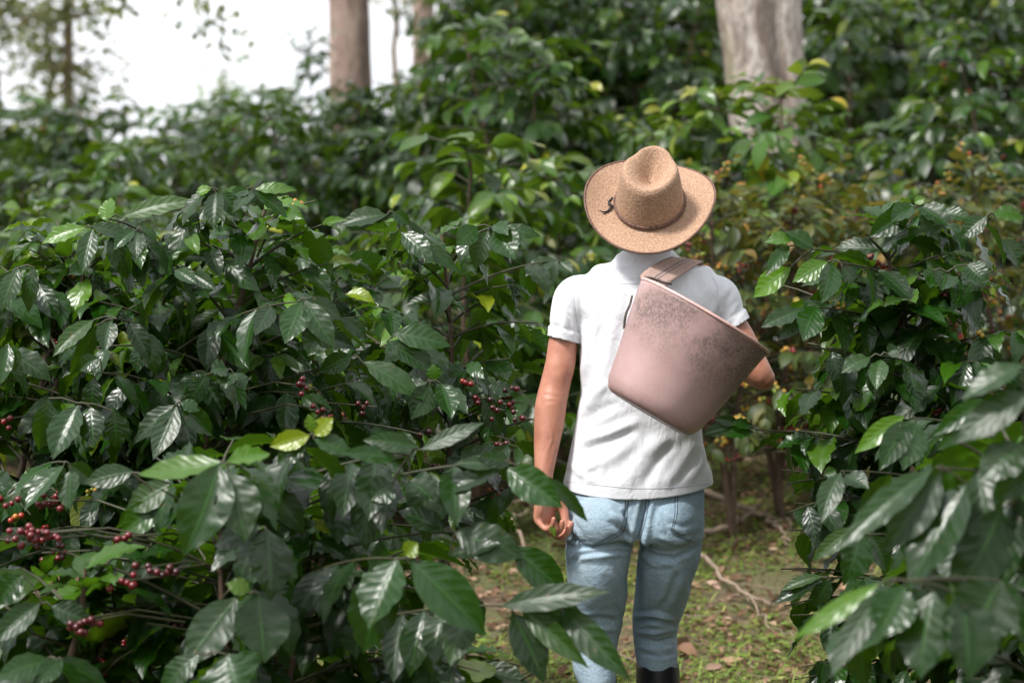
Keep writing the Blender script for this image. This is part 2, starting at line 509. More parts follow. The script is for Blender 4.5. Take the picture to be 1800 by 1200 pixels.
# ================================================================== background bushes
far_bush_proto('d1', H=1.7, Rr=0.85, seed=21, leafL=.15, density=1.7, tint0=.30, stems=2, node=.075, spreadup=.30, cherry=.05, young=.10)
far_bush_proto('d2', H=1.55, Rr=0.90, seed=22, leafL=.16, density=1.7, tint0=.36, stems=1, node=.075, spreadup=.30, cherry=.0, young=.14)
far_bush_proto('d3', H=1.85, Rr=0.81, seed=23, leafL=.145, density=1.7, tint0=.22, stems=2, node=.075, spreadup=.30, cherry=.08, young=.08)
far_bush_proto('d4', H=1.5, Rr=0.85, seed=24, leafL=.155, density=1.7, tint0=.45, stems=2, node=.075, spreadup=.30, cherry=.0, young=.2)
far_bush_proto('t1', H=2.4, Rr=.6, seed=27, leafL=.15, density=1.0, tint0=.2, stems=1, node=.07, cherry=.0, young=.06, minz=.1)
far_bush_proto('y1', H=1.62, Rr=.42, seed=25, minz=.55, leafL=.16, density=.9, tint0=.25, stems=1, node=.075, cherry=.05, young=.2)
far_bush_proto('berry', H=1.3, Rr=.7, seed=26, leafL=.09, density=1.1, tint0=.36, stems=3, bare=.66, node=.05, cherry=.28, young=.1, greens=.5)

def bx(px, Y): return (px - 900) / FPX * Y
# (px of stem, distance, proto, scale)
ROWS = [
    ('in the row just behind the nearest bushes', [(60, 9.6, 'd2', .92), (250, 10.4, 'd1', .82), (475, 9.2, 'd4', .84), (830, 9.4, 'd2', 1.0), (650, 9.9, 'd3', .66), (985, 10.3, 'd4', .86)]),
    ('in the second row up the slope', [(-20, 12.6, 'd3', .95), (150, 12.0, 'd1', .95), (330, 12.5, 'd3', .9), (560, 12.2, 'd1', .85), (745, 12.2, 'd2', .95), (905, 11.9, 'd1', 1.06), (1060, 12.0, 'd4', .95), (1285, 11.0, 'd4', 1.0), (1460, 12.2, 'd1', .8), (1640, 11.6, 'd2', .92), (1800, 11.2, 'd3', .95)]),
    ('in the third row up the slope', [(30, 15.2, 'd1', 1.05), (215, 15.0, 'd3', 1.0), (400, 15.4, 'd2', 1.0), (560, 15.0, 'd3', .78), (700, 15.2, 'd1', .75), (900, 15.0, 'd3', 1.1), (1010, 15.2, 'd2', 1.15), (1160, 15.0, 'd3', 1.05), (1480, 15.0, 'd2', 1.1), (1640, 15.3, 'd4', 1.1), (1780, 15.0, 'd1', 1.1)]),
    ('in the fourth row up the slope', [(-20, 18.5, 'd3', 1.05), (110, 18.3, 'd1', 1.05), (260, 18.5, 'd2', 1.1), (390, 18.2, 'd3', .95), (520, 18.4, 'd1', .93), (660, 18.3, 'd3', .66), (830, 18.4, 't1', 1.0), (930, 18.2, 'd3', 1.3), (1060, 18.4, 'd2', 1.2), (1190, 18.0, 'd1', 1.2), (1430, 18.3, 'd3', 1.2), (1560, 18.2, 'd4', 1.25), (1690, 18.4, 'd2', 1.2), (1810, 18.2, 'd1', 1.2)]),
    ('in the topmost row below the trees', [(-40, 21.6, 'd3', 1.3), (50, 21.4, 'd1', 1.24), (170, 21.2, 'd3', 1.12), (290, 21.4, 'd2', 1.30), (390, 21.5, 'd3', 1.12), (470, 21.8, 'd1', 1.15), (545, 21.9, 't1', .92), (690, 21.9, 'd2', .62), (815, 22.0, 't1', 1.1), (900, 22.4, 'd3', 1.35), (1020, 22.2, 'd2', 1.35), (1140, 22.0, 'd3', 1.4), (1260, 22.2, 'd1', 1.3), (1390, 22.0, 'd2', 1.4), (1510, 22.3, 'd4', 1.35), (1630, 22.0, 'd1', 1.35), (1760, 22.0, 'd2', 1.4)]),
]
ORD = ['first', 'second', 'third', 'fourth', 'fifth', 'sixth', 'seventh', 'eighth', 'ninth', 'tenth', 'eleventh', 'twelfth', 'thirteenth', 'fourteenth', 'fifteenth', 'sixteenth', 'seventeenth', 'eighteenth']
g0 = np.random.default_rng(77)
for rlab, items in ROWS:
    for k, (px, Y, key, sc) in enumerate(sorted(items)):
        tone = {'d1': 'blurred green', 'd2': 'blurred glossy', 'd3': 'blurred dark green', 'd4': 'blurred bright green', 't1': 'tall narrow dark'}[key]
        place_bush(key, bx(px, Y), Y, sc, g0.uniform(0, 6.28), f'{tone} coffee bush {rlab}, {ORD[k]} from left', 'coffee bushes on the hillside')
place_bush('y1', bx(1385, 10.1), 10.1, 1.02, 1.1, 'young yellow-green coffee bush just right of the straw hat', 'young coffee plants', 'coffee_bush')
for px, Y, sc, lab in [(1375, 9.5, .98, 'cherry-laden leggy bush between straw hat and right-hand bush'), (1280, 9.3, 1.05, 'bush laden with red and yellow cherries right of the hat'), (1440, 9.9, 1.0, 'cherry-laden brownish bush behind the right-hand coffee bush\'s left side'),
                       (1620, 9.5, 1.0, 'cherry-laden reddish bush seen above the right-hand coffee bush'), (1770, 9.9, 1.05, 'cherry-laden bush at the right picture edge under the dark crown')]:
    place_bush('berry', bx(px, Y), Y, sc, g0.uniform(0, 6), lab, 'bushes laden with cherries')

# ================================================================== trees
def bark_mat(name, base, dark, light, moss=None, sc=5):
    m, nt, b = new_mat(name)
    o = nt.obj()
    st = nt.mapping(o, (1, 1, .28))
    n1 = nt.noise(sc, 6, .65, st, .6); n2 = nt.noise(sc * 7, 5, .65, st)
    c = nt.ramp(n1, [(.36, dark), (.46, base), (.56, light)])
    c = nt.mix(nt.math('MULTIPLY', nt.ramp(n2, [(.42, 1.0), (.56, 0.0)]), .7), c, dark)
    if moss:
        c = nt.mix(nt.ramp(nt.noise(3.2, 3, .5, st), [(.56, 0.0), (.66, .65)]), c, moss)
    nt.set(b.inputs['Base Color'], c)
    b.inputs['Roughness'].default_value = .9
    nt.set(b.inputs['Normal'], nt.bump(nt.math('ADD', n1, n2), .8, .03))
    return m
M_BARK_PALE = bark_mat('pale_lichen_bark', (.40, .33, .28), (.17, .125, .10), (.62, .56, .51), (.22, .19, .07), 7)
M_BARK_BROWN = bark_mat('pinkish_brown_bark', (.27, .19, .155), (.15, .10, .08), (.36, .27, .225), None, 4)
M_BARK_THIN = bark_mat('thin_trunk_bark', (.22, .17, .12), (.11, .08, .05), (.32, .26, .19), (.12, .13, .05), 10)

def trunk_mesh(path, rad, lobes=0, lobe_amp=0, seed=0, k=36, rings=60):
    g = np.random.default_rng(seed)
    path = np.array([tuple(p) for p in path]); t = np.linspace(0, 1, len(path)); tt = np.linspace(0, 1, rings)
    q = np.stack([np.interp(tt, t, path[:, i]) for i in range(3)], 1)
    r = np.interp(tt, np.linspace(0, 1, len(rad)), rad)
    a = np.linspace(0, 2 * np.pi, k, endpoint=False)
    co = []
    for i in range(rings):
        for j in range(k):
            v = Vector((math.cos(a[j]) * 2, math.sin(a[j]) * 2, q[i, 2] * 1.2 + seed))
            rr = r[i] * (1 + .07 * noise.noise(v) - (lobe_amp * math.exp(-((a[j] - 5.02 - .05 * math.sin(q[i, 2] * 2)) / .16) ** 2) if lobes else 0) + .03 * noise.noise(v * 3))
            co.append((q[i, 0] + rr * math.cos(a[j]), q[i, 1] + rr * math.sin(a[j]), q[i, 2]))
    i, j = np.meshgrid(np.arange(rings - 1), np.arange(k), indexing='ij'); i, j = i.ravel(), j.ravel(); jn = (j + 1) % k
    F = np.stack([i * k + j, i * k + jn, (i + 1) * k + jn, (i + 1) * k + j], 1)
    return mesh_from(np.array(co), F, name='trunk')

def crown_parts(root, top, spread, nl, seed, leafL=.16, nleaf=900, mat=M_TREELEAF, bark=None, ztop=2.0, z0=0., clump=14, csz=.35):
    g = np.random.default_rng(seed)
    T, L = Tubes(), Leaves()
    tips = []
    top = np.array(top)
    for k in range(nl):
        a = k * 2.4 + g.uniform(-.3, .3)
        e = g.uniform(.2, 1.1)
        end = top + np.array([math.cos(a) * math.cos(e) * spread, math.sin(a) * math.cos(e) * spread, math.sin(e) * ztop + g.uniform(0, .3)])
        st = top - UP * g.uniform(0, z0)
        pts = wander([st, (st + end) / 2 + UP * .15, end], .04 * spread, 9, seed + k)
        T.add(pts, [.05 * spread / 2, .012], 6)
        tips += [pts[i] for i in (4, 5, 6, 7, 8)]
        for m in (4, 6):
            q = pts[m] + nrm(g.normal(0, 1, 3)) * spread * .35
            pp = wander([pts[m], q], .02, 5, seed + 50 * k + m); T.add(pp, [.012, .004], 5); tips += [pp[2], pp[4]]
    per = max(1, nleaf // len(tips))
    for t in tips:
        for _ in range(per):
            p = t + g.normal(0, csz, 3) * np.array([1, 1, .6])
            a = g.uniform(0, 6.28)
            L.add(p, (math.cos(a), math.sin(a), g.uniform(-.8, .3)), (g.normal(0, .5), g.normal(0, .5), 1), leafL * g.uniform(.6, 1.2), leafL * .5, g.uniform(.2, .9), g.uniform(0, 1), .2, .5)
    link('limbs', T.build('limbs'), bark, root)
    tag(link('crown', L.build(3, 2, 'crown', seed), mat, root), kind='stuff')

def tree(label, px, Y, rad, H, bark, path=None, lobes=0, la=0, seed=0, group='shade trees', crown=True, name='tree', sub=-.1, **kw):
    x = bx(px, Y); z = ground(x, Y) + sub
    r = empty(name, (x, Y, z), label, 'tree', group)
    path = path or [(0, 0, 0), (0, 0, H)]
    link('trunk', trunk_mesh(path, rad, lobes, la, seed), bark, r)
    if crown: crown_parts(r, path[-1], seed=seed, bark=bark, **kw)
    return r

# big pale trunk, wide at its top where it starts to fork, narrowing downwards to the right
tree('thick pale lichen-mottled tree trunk standing above the straw hat', 1372, 14.0, [.27, .235, .215, .225, .25, .26, .2], 7.5, M_BARK_PALE,
     [(.09, 0, 0), (.02, 0, .55), (-.07, 0, 1.1), (-.145, 0, 1.9), (-.2, 0, 3.2), (-.3, 0, 7.5)], 2, .34, 31, crown=True, spread=3.2, nl=9, nleaf=1500, ztop=2.2, z0=1.0, leafL=.2)
tree('smooth pinkish brown tree trunk at the edge of the open sky', 618, 22.6, [.24, .21, .195, .19, .18, .15], 9, M_BARK_BROWN,
     [(.05, 0, 0), (0, 0, 1.2), (-.02, 0, 2.5), (0, 0, 5), (.2, 0, 9)], 0, 0, 32, spread=3.2, nl=9, nleaf=1500, ztop=2.4, z0=1.0, leafL=.2)
tree('faint slender pinkish trunk right of the brown trunk', 745, 27, [.13, .12, .10], 8, M_BARK_BROWN, None, 0, 0, 33, spread=2.2, nl=7, nleaf=900, ztop=1.6, z0=.8, leafL=.2)
tree('short pale trunk glimpsed above the bushes, top middle', 975, 26, [.2, .18, .16], 9, M_BARK_BROWN, [(0, 0, 0), (.1, 0, 3), (.25, 0, 9)], 0, 0, 34, spread=2.6, nl=7, nleaf=900, ztop=1.6, z0=.8, leafL=.2)
tree('pale trunk cut by the top right corner of picture', 1795, 20.5, [.16, .15, .12], 8, M_BARK_PALE, [(.12, 0, 0), (.03, 0, 2.2), (-.1, 0, 8)], 0, 0, 35, spread=2.6, nl=7, nleaf=900, ztop=1.6, z0=.8, leafL=.2)

def slim_tree(label, px, Y, H, lean, r0, seed, n_side, leaves, mat=M_TREELEAF, leafL=.13, zlo=.9, clump=.14, sub=0, bark=M_BARK_THIN):
    x = bx(px, Y); z = ground(x, Y)
    r = empty('slim_tree', (x, Y, z), label, 'tree', 'slim trees on the skyline')
    g = np.random.default_rng(seed)
    T, B, L = Tubes(), Tubes(), Leaves()
    main = wander([(0, 0, 0), (lean * .3, 0, H * .5), (lean, 0, H)], .035, 18, seed)
    T.add(main, [r0, r0 * .75, r0 * .4], 8)
    for k in range(n_side):
        f = g.uniform(zlo / H, .97); i = int(f * 17)
        st = main[i]; a = g.uniform(0, 6.28); Ls = g.uniform(.25, .8)
        e = g.uniform(-.2, .8)
        end = st + np.array([math.cos(a) * math.cos(e), math.sin(a) * math.cos(e), math.sin(e)]) * Ls
        pts = wander([st, end], .02, 6, seed + k + 1); T.add(pts, [r0 * .25, r0 * .08], 5)
        for _ in range(int(leaves / max(1, n_side))):
            p = pts[g.integers(2, 6)] + g.normal(0, clump, 3)
            aa = g.uniform(0, 6.28)
            L.add(p, (math.cos(aa), math.sin(aa), g.uniform(-.9, .3)), (g.normal(0, .5), g.normal(0, .5), 1), leafL * g.uniform(.6, 1.2), leafL * .5, .5, g.uniform(0, 1), .2, .5)
    link('trunk', T.build('trunk'), bark, r)
    if B.v: link('limbs', B.build('limbs'), bark, r)
    if L.r: tag(link('crown', L.build(3, 2, 'crown', seed), mat, r), kind='stuff')
slim_tree('slim leafy tree, thicker stem of the pair at far left', 112, 27, 5.2,   .15, .092, 41, 40, 1000, zlo=2.0)
slim_tree('slim leafy tree leaning left, thinner of the pair at far left', 80, 27.5, 5.0, .1, .062, 42, 30, 800, zlo=2.2)
slim_tree('leafy treetop cut by the top left picture corner', -10, 26, 5.5, .1, .06, 47, 30, 1100, zlo=3.0)
slim_tree('bare forked sapling alone against the white sky', 212, 26, 2.55, .12, .018, 43, 0, 0)
slim_tree('faint yellowish treetop low in the white sky', 385, 46, 6.4, .1, .04, 44, 16, 320, mat=M_YOUNG, zlo=5.2, clump=.22, leafL=.2)
slim_tree('slender leafy tree seen through gap beside brown trunk', 700, 30, 5.8, .0, .05, 45, 26, 420, zlo=2.2)
slim_tree('pale leafy young tree behind the topmost bushes at right', 1500, 25, 7.0, .2, .06, 46, 26, 500, zlo=3.0)
# unseen bushes beside and behind, shade trees above, added to block sky light
def around():
    g = np.random.default_rng(5)
    spots = [(x, -3.2 + .5 * math.sin(x * 3), 1.9) for x in np.arange(-7, 7.5, 1.75)] + [(s_ * (3.3 + .25 * y), y, 1.25) for s_ in (-1, 1) for y in (-1.2, .6, 2.4, 4.2, 6.2, 8.4)] + [(x, y, 1.1) for x, y in ((-3.6, 12.5), (-5.3, 12.0), (-4.6, 15.0), (-6.4, 15.2), (-5.6, 18.2), (-7.6, 18.5), (-6.2, 21.4), (-8.0, 21.8), (4.4, 13.0), (5.9, 15.5), (6.6, 19.0))]  # rows behind and beside screen the low sky; the last group covers bare ground
    for k, (x, y, sc) in enumerate(spots):
        place_bush(('d1', 'd2', 'd3')[k % 3], x, y, sc * g.uniform(.9, 1.1), g.uniform(0, 6.28), 'unseen coffee bush added out of frame, screening low sky and bare ground', 'coffee bushes added around the photographer')
    for k, (x, y, H) in enumerate([(4.2, 5.2, 6.0), (3.4, -4.0, 6.0), (-5.4, 12.5, 6.8), (5.6, 11.5, 7.0)]):
        r = empty('tree', (x, y, ground(x, y) - .1), 'unseen shade tree added out of frame, its crown blocking sky light', 'tree', 'shade trees added around the photographer')
        path = [(0, 0, 0), (.1, .05, H * .5), (.05, .2, H)]
        link('trunk', trunk_mesh(path, [.2, .16, .12], 0, 0, 60 + k), M_BARK_BROWN, r)
        crown_parts(r, path[-1], seed=70 + k, bark=M_BARK_BROWN, spread=3.4, nl=10, nleaf=3200, ztop=1.6, z0=1.2, leafL=.30, csz=.55)
around()
# overhanging leafy sprays at the top of the sky
def spray(label, pts, seed, n):
    o0 = P(*pts[0]); T, L = Tubes(), Leaves(); g = np.random.default_rng(seed)
    q = wander([P(*p) - o0 for p in pts], .01, 10, seed); T.add(q, [.014, .004], 5)
    for _ in range(n):
        p = q[g.integers(3, 10)] + g.normal(0, .11, 3); a = g.uniform(0, 6.28)
        L.add(p, (math.cos(a), math.sin(a), -.6), (g.normal(0, .5), g.normal(0, .5), 1), .12, .06, .5, g.uniform(0, .5), .2, .5)
    r = empty('overhanging_branch', o0, label, 'branch', 'leafy branches hanging into the sky')
    link('limb', T.build('limb'), M_BARK_THIN, r); tag(link('leaves', L.build(3, 2, 'leaves'), M_TREELEAF, r), kind='stuff')
spray('drooping dark leafy spray hanging in the middle of the white sky', [(300, -120, 20), (345, -20, 20), (365, 30, 20), (398, 62, 20)], 51, 60)
spray('small leafy twig touching the top edge left of the sky', [(120, -60, 20), (160, -10, 20), (190, 5, 20), (260, -10, 20)], 52, 55)
# sapling fork and cross twig
sap = [o for o in bpy.data.objects if o.get('label', '').startswith('bare forked')][0]
z0 = P(212, 120, 26) - sap.location
Tb = Tubes(); Tb.add(wander([P(214, 128, 26) - sap.location, P(228, 100, 26) - sap.location, P(240, 82, 26) - sap.location], .004, 6, 1), [.012, .005], 5)
link('limb', Tb.build('limb'), M_BARK_THIN, sap)
Tb = Tubes(); Tb.add(wander([P(222, 126, 26) - sap.location, P(190, 121, 26) - sap.location, P(152, 117, 26) - sap.location], .004, 6, 2), [.014, .006], 5)
link('limb', Tb.build('limb'), M_BARK_THIN, sap)

# ================================================================== near coffee bushes (individual, with the leaves that read one by one)
def near_bush(label, px, Y, seed, heroes=(), clusters=(), avoid=None, yoff=0., group='coffee bushes nearest the camera', **kw):
    x = bx(px, Y); o0 = np.array([x, Y, ground(x, Y)])
    H = kw['H']
    av = (lambda p: avoid(p + o0)) if avoid else None
    d = coffee(seed=seed, avoid=av, **kw)
    g = np.random.default_rng(seed + 1)
    L, B = d['L'], d['B']
    for node, leaves in heroes:
        node = (node[0], node[1], node[2] + yoff)
        nd = np.array(P(*node)) - o0
        zb = max(.15, min(H * .95, nd[2] - .28 * np.linalg.norm(nd[:2])))
        st = np.array([0, 0, zb])
        mid = (st + nd) / 2 + UP * .10 * np.linalg.norm(nd - st)
        t = np.linspace(0, 1, 12)[:, None]
        tw = (1 - t) ** 2 * st + 2 * t * (1 - t) * mid + t ** 2 * nd
        B.add(tw, [.0042, .0022], 6)
        Lt = np.linalg.norm(nd - st); nn_ = int(Lt * .72 / .07)
        for k in range(nn_):
            f = .30 + .62 * k / max(1, nn_)
            q = np.array([np.interp(f, t[:, 0], tw[:, c]) for c in range(3)]); dd = nrm((nd - st)); sd_ = nrm(np.cross(dd, UP))
            for sg in (1, -1):
                if g.random() < .25: continue
                ld = nrm(sd_ * sg * g.uniform(.6, 1) + dd * g.uniform(.2, .7) - UP * g.uniform(.3, 1.3))
                sz = kw['leafL'] * g.uniform(.75, 1.1)
                L.add(q, ld, nrm(UP + g.normal(0, .3, 3)), sz, sz * g.uniform(.42, .5), g.uniform(.3, 1.1), min(1, max(0, .25 + g.normal(0, .15))), g.uniform(.05, .4), g.uniform(.4, 1.2), g.normal(0, .3))
        for (b, tp, w, dY, ti) in leaves:
            Yb = node[2]
            b3 = np.array(P(b[0], b[1], Yb)) - o0; t3 = np.array(P(tp[0], tp[1], Yb + dY)) - o0
            dv = t3 - b3; Ln = np.linalg.norm(dv)
            toward = nrm(np.array([g.normal(0, .25), -.85, .55 + g.normal(0, .15)]))
            nn = toward - nrm(dv) * (toward @ nrm(dv))
            bend = g.uniform(.25, .6)
            # start a little above the chord so the bent tip lands on its place
            d0 = nrm(nrm(dv) * math.cos(bend * .45) + nrm(nn) * math.sin(bend * .45))
            L.add(b3, d0, nn, Ln * 1.04, w * 1.12 / FPX * Yb, bend, ti, g.uniform(.08, .4), g.uniform(.5, 1.1), g.normal(0, .15))
            if np.linalg.norm(b3 - nd) > .01: B.add([nd, (nd + b3) / 2 + UP * .006, b3], [.0022, .0018], 5)
    r = empty('coffee_bush', tuple(o0), label, 'coffee bush', group)
    link('stem', d['T'].build('stem'), M_STEM, r)
    tag(link('leaves', L.build(12, 6, 'leaves', seed), M_LEAF, r), kind='stuff')
    # cherry clusters placed one by one
    for (cx, cy, cY, n, sx, sy, tc) in clusters:
        cY += yoff * .6
        n = max(4, int(n * .65)); sx *= .75; sy *= .75; c0 = np.array(P(cx, cy, cY)); pts, rr, tt = [], [], []
        for k in range(n):
            pts.append((g.normal(0, sx * .45) / FPX * cY, g.normal(0, .008), g.normal(0, sy * .45) / FPX * cY))
            rr.append(g.uniform(.0065, .0085)); tt.append(min(1, max(0, tc + g.normal(0, .08))))
        for _ in range(12):     # push berries apart so they touch rather than merge
            q = np.array(pts)
            for a in range(n):
                for b2 in range(a + 1, n):
                    dd = q[b2] - q[a]; l = np.linalg.norm(dd) + 1e-6; need = (rr[a] + rr[b2]) * .95
                    if l < need: q[a] -= dd / l * (need - l) / 2; q[b2] += dd / l * (need - l) / 2
            pts = [tuple(v) for v in q]
        c = link('cherry_cluster', balls(pts, rr, tt, ICO2, 'cherry_cluster'), M_CHERRY, r)
        c.location = c0 - o0
        st = np.array([0, 0, max(.2, c0[2] - o0[2] - .05)]); nd = c0 - o0 + np.array([nrm(np.array([c0[0] - o0[0], 0, 0]))[0] * .03, .006, 0])
        st = nd + (st - nd) * min(1, .28 / np.linalg.norm(st - nd)); B.add([st, (st + nd) / 2 + UP * .02, nd], [.0028, .002], 6)
    tag(link('branches', B.build('branches'), M_TWIG, r), kind='stuff')
    if len(d['c'][0]): tag(link('cherries', balls(*d['c'], ICO1), M_CHERRY, r), kind='stuff')
    return r

def pxof(p):
    a, b = proj(np.array([p])); return a[0], b[0]
def av_man(p):
    a, b = pxof(p)
    if b < np.interp(a, [-100, 0, 200, 330, 450, 560, 640, 700, 800, 880, 960], [385, 368, 385, 350, 340, 350, 368, 385, 395, 385, 455]): return True
    return (925 < a < 1400 and p[1] < 6.5 and b > 250) or p[1] < 5.62
def av_right(p):
    a, b = pxof(p)
    if b < np.interp(a, [1330, 1400, 1500, 1570, 1610, 1680, 1740, 1800], [440, 425, 405, 380, 362, 372, 365, 372]): return True
    return a < 1325 or (a < 1392 and b < 720 and b > 560) or p[1] < (5.45 if a < 1650 else 5.15) or (a < 1372 and b > 820)
def av_front(p):
    a, b = pxof(p)
    return a > 935 or p[1] < 4.78 or p[1] > 5.6 or b < 735 or (a < 250 and b < 860)
def av_fr(p):
    a, b = pxof(p)
    return a < 1400 + max(0, (b - 1130)) * .3 or p[1] < 4.15 or b < 640 or (a < 1620 and b < 800)

near_bush('dense coffee bush with its stem showing in the middle of left bush wall', 285, 6.05, 101, avoid=av_man,
    H=1.56, Rr=.80, leafL=.132, density=2.1, tint0=.28, stems=2, cherry=.04, node=.055, young=.18, bare=.2,
    heroes=[((365, 332, 5.75), [((362, 335), (322, 396), 32, -.03, .35), ((380, 338), (380, 402), 34, -.05, .3), ((372, 330), (345, 345), 20, 0, .8), ((385, 335), (425, 385), 30, 0, .2)]),
            ((440, 330, 5.8), [((436, 333), (405, 350), 24, -.05, .4), ((442, 335), (420, 375), 26, -.1, .3), ((448, 332), (520, 338), 22, 0, .7), ((446, 336), (505, 380), 26, 0, .3), ((436, 336), (380, 352), 26, 0, .6)]),
            ((160, 400, 5.7), [((163, 403), (146, 478), 33, -.05, .3), ((150, 400), (75, 425), 30, 0, .85), ((160, 398), (235, 420), 30, .02, .3)]),
            ((240, 405, 5.7), [((243, 408), (240, 455), 30, -.05, .4), ((235, 405), (203, 440), 26, -.03, .35), ((250, 403), (275, 425), 24, 0, .3)]),
            ((190, 385, 5.8), [((190, 390), (195, 348), 36, .03, .75), ((215, 382), (345, 348), 34, 0, .75)]),
            ((205, 560, 5.6), [((195, 563), (182, 618), 34, -.05, .35), ((165, 562), (95, 625), 32, -.05, .6), ((170, 572), (125, 660), 30, 0, .15)]),
            ((310, 475, 5.7), [((307, 475), (345, 500), 24, -.04, .5), ((335, 480), (378, 510), 26, -.04, .2)]),
            ((525, 530, 5.55), [((530, 530), (508, 604), 46, -.05, .5), ((536, 528), (583, 612), 40, -.04, .45), ((572, 572), (545, 626), 50, -.03, .35), ((540, 526), (600, 560), 34, .05, .2)]),
            ((310, 712, 5.45), [((310, 714), (276, 806), 42, -.06, .35), ((306, 712), (240, 780), 40, 0, .12), ((318, 710), (372, 765), 36, .02, .2), ((318, 706), (350, 722), 24, 0, .4)]),
            ((135, 708, 5.4), [((137, 712), (100, 806), 54, -.06, .35), ((160, 716), (165, 785), 46, -.04, .12), ((200, 722), (205, 785), 44, 0, .05), ((85, 700), (68, 790), 40, 0, .1)]),
            ((180, 655, 5.5), [((165, 665), (160, 725), 34, 0, .0), ((175, 630), (140, 650), 30, 0, .2)]),
            ((400, 650, 5.5), [((400, 648), (370, 652), 36, -.02, .2), ((405, 655), (395, 682), 36, -.03, .3), ((410, 655), (432, 685), 30, -.02, .3)])],
    clusters=[(533, 682, 5.7, 8, 26, 30, .2), (560, 722, 5.7, 7, 22, 26, .2), (18, 738, 5.7, 7, 26, 26, .35), (640, 715, 5.9, 6, 20, 20, .15)])
near_bush('coffee bush filling the far left edge of the bush wall', -25, 6.1, 102, avoid=av_man,
    H=1.50, Rr=.75, leafL=.132, density=2.1, tint0=.28, stems=2, cherry=.05, young=.2, node=.055,
    heroes=[((35, 470, 5.6), [((33, 472), (2, 545), 34, -.05, .35), ((60, 470), (50, 548), 30, 0, .1)]),
            ((18, 605, 5.5), [((15, 605), (-2, 680), 30, -.04, .4), ((25, 607), (28, 650), 30, 0, .2)]),
            ((118, 812, 5.2), [((112, 818), (38, 892), 34, -.05, .4), ((125, 825), (124, 896), 46, -.06, .45), ((118, 815), (165, 850), 34, .03, .2)])],
    clusters=[(12, 880, 5.3, 8, 30, 18, .35), (68, 885, 5.3, 7, 26, 18, .3), (92, 880, 5.3, 7, 24, 22, .3), (30, 905, 5.5, 4, 18, 18, .6)])
near_bush('coffee bush with thin brown stem beside the man\'s left arm', 790, 6.45, 103, avoid=av_man,
    H=1.48, Rr=.64, leafL=.132, density=1.9, tint0=.27, stems=1, cherry=.05, young=.15, node=.055, minz=.42,
    heroes=[((690, 372, 6.1), [((705, 408), (762, 458), 36, -.05, .3), ((715, 405), (805, 485), 26, -.02, .5), ((690, 372), (720, 395), 22, 0, .3), ((680, 378), (600, 395), 36, 0, .3)]),
            ((865, 400, 6.1), [((838, 398), (803, 432), 34, -.04, .45), ((868, 395), (895, 412), 26, -.05, .5), ((872, 400), (905, 455), 50, -.06, .4), ((880, 402), (948, 418), 26, 0, .4), ((858, 405), (830, 470), 36, 0, .1)]),
            ((975, 458, 6.6), [((975, 455), (925, 485), 32, -.03, .3), ((985, 460), (1005, 480), 22, -.03, .4)]),
            ((758, 670, 5.9), [((755, 678), (722, 735), 42, -.05, .4), ((775, 674), (794, 735), 38, -.06, .4), ((750, 672), (700, 690), 30, 0, .2), ((765, 668), (760, 640), 24, 0, .6)]),
            ((700, 590, 6.0), [((690, 585), (790, 610), 44, 0, .5), ((680, 600), (760, 650), 34, 0, .3)]),
            ((640, 640, 5.9), [((640, 636), (745, 700), 44, -.03, .55), ((620, 625), (560, 650), 34, 0, .15)]),
            ((860, 700, 6.2), [((858, 680), (905, 690), 30, 0, .2), ((850, 700), (885, 760), 34, 0, .1)])],
    clusters=[(868, 722, 6.1, 8, 26, 26, .1), (905, 688, 6.2, 8, 34, 18, .05), (922, 738, 6.1, 8, 30, 22, .05), (885, 775, 6.1, 7, 24, 20, .12), (815, 672, 6.1, 4, 14, 14, .45), (838, 708, 6.2, 4, 14, 14, .2), (898, 708, 6.2, 4, 16, 14, .3),
              (718, 688, 6.1, 4, 14, 12, .1), (752, 765, 6.0, 5, 16, 14, .15), (870, 845, 6.4, 4, 14, 12, .2)])
near_bush('dark coffee bush behind the gap in the left bush wall', 545, 6.9, 104, avoid=av_man,
    H=1.42, Rr=.70, leafL=.132, density=1.9, tint0=.24, stems=1, cherry=.08, young=.15, node=.055, minz=.4)
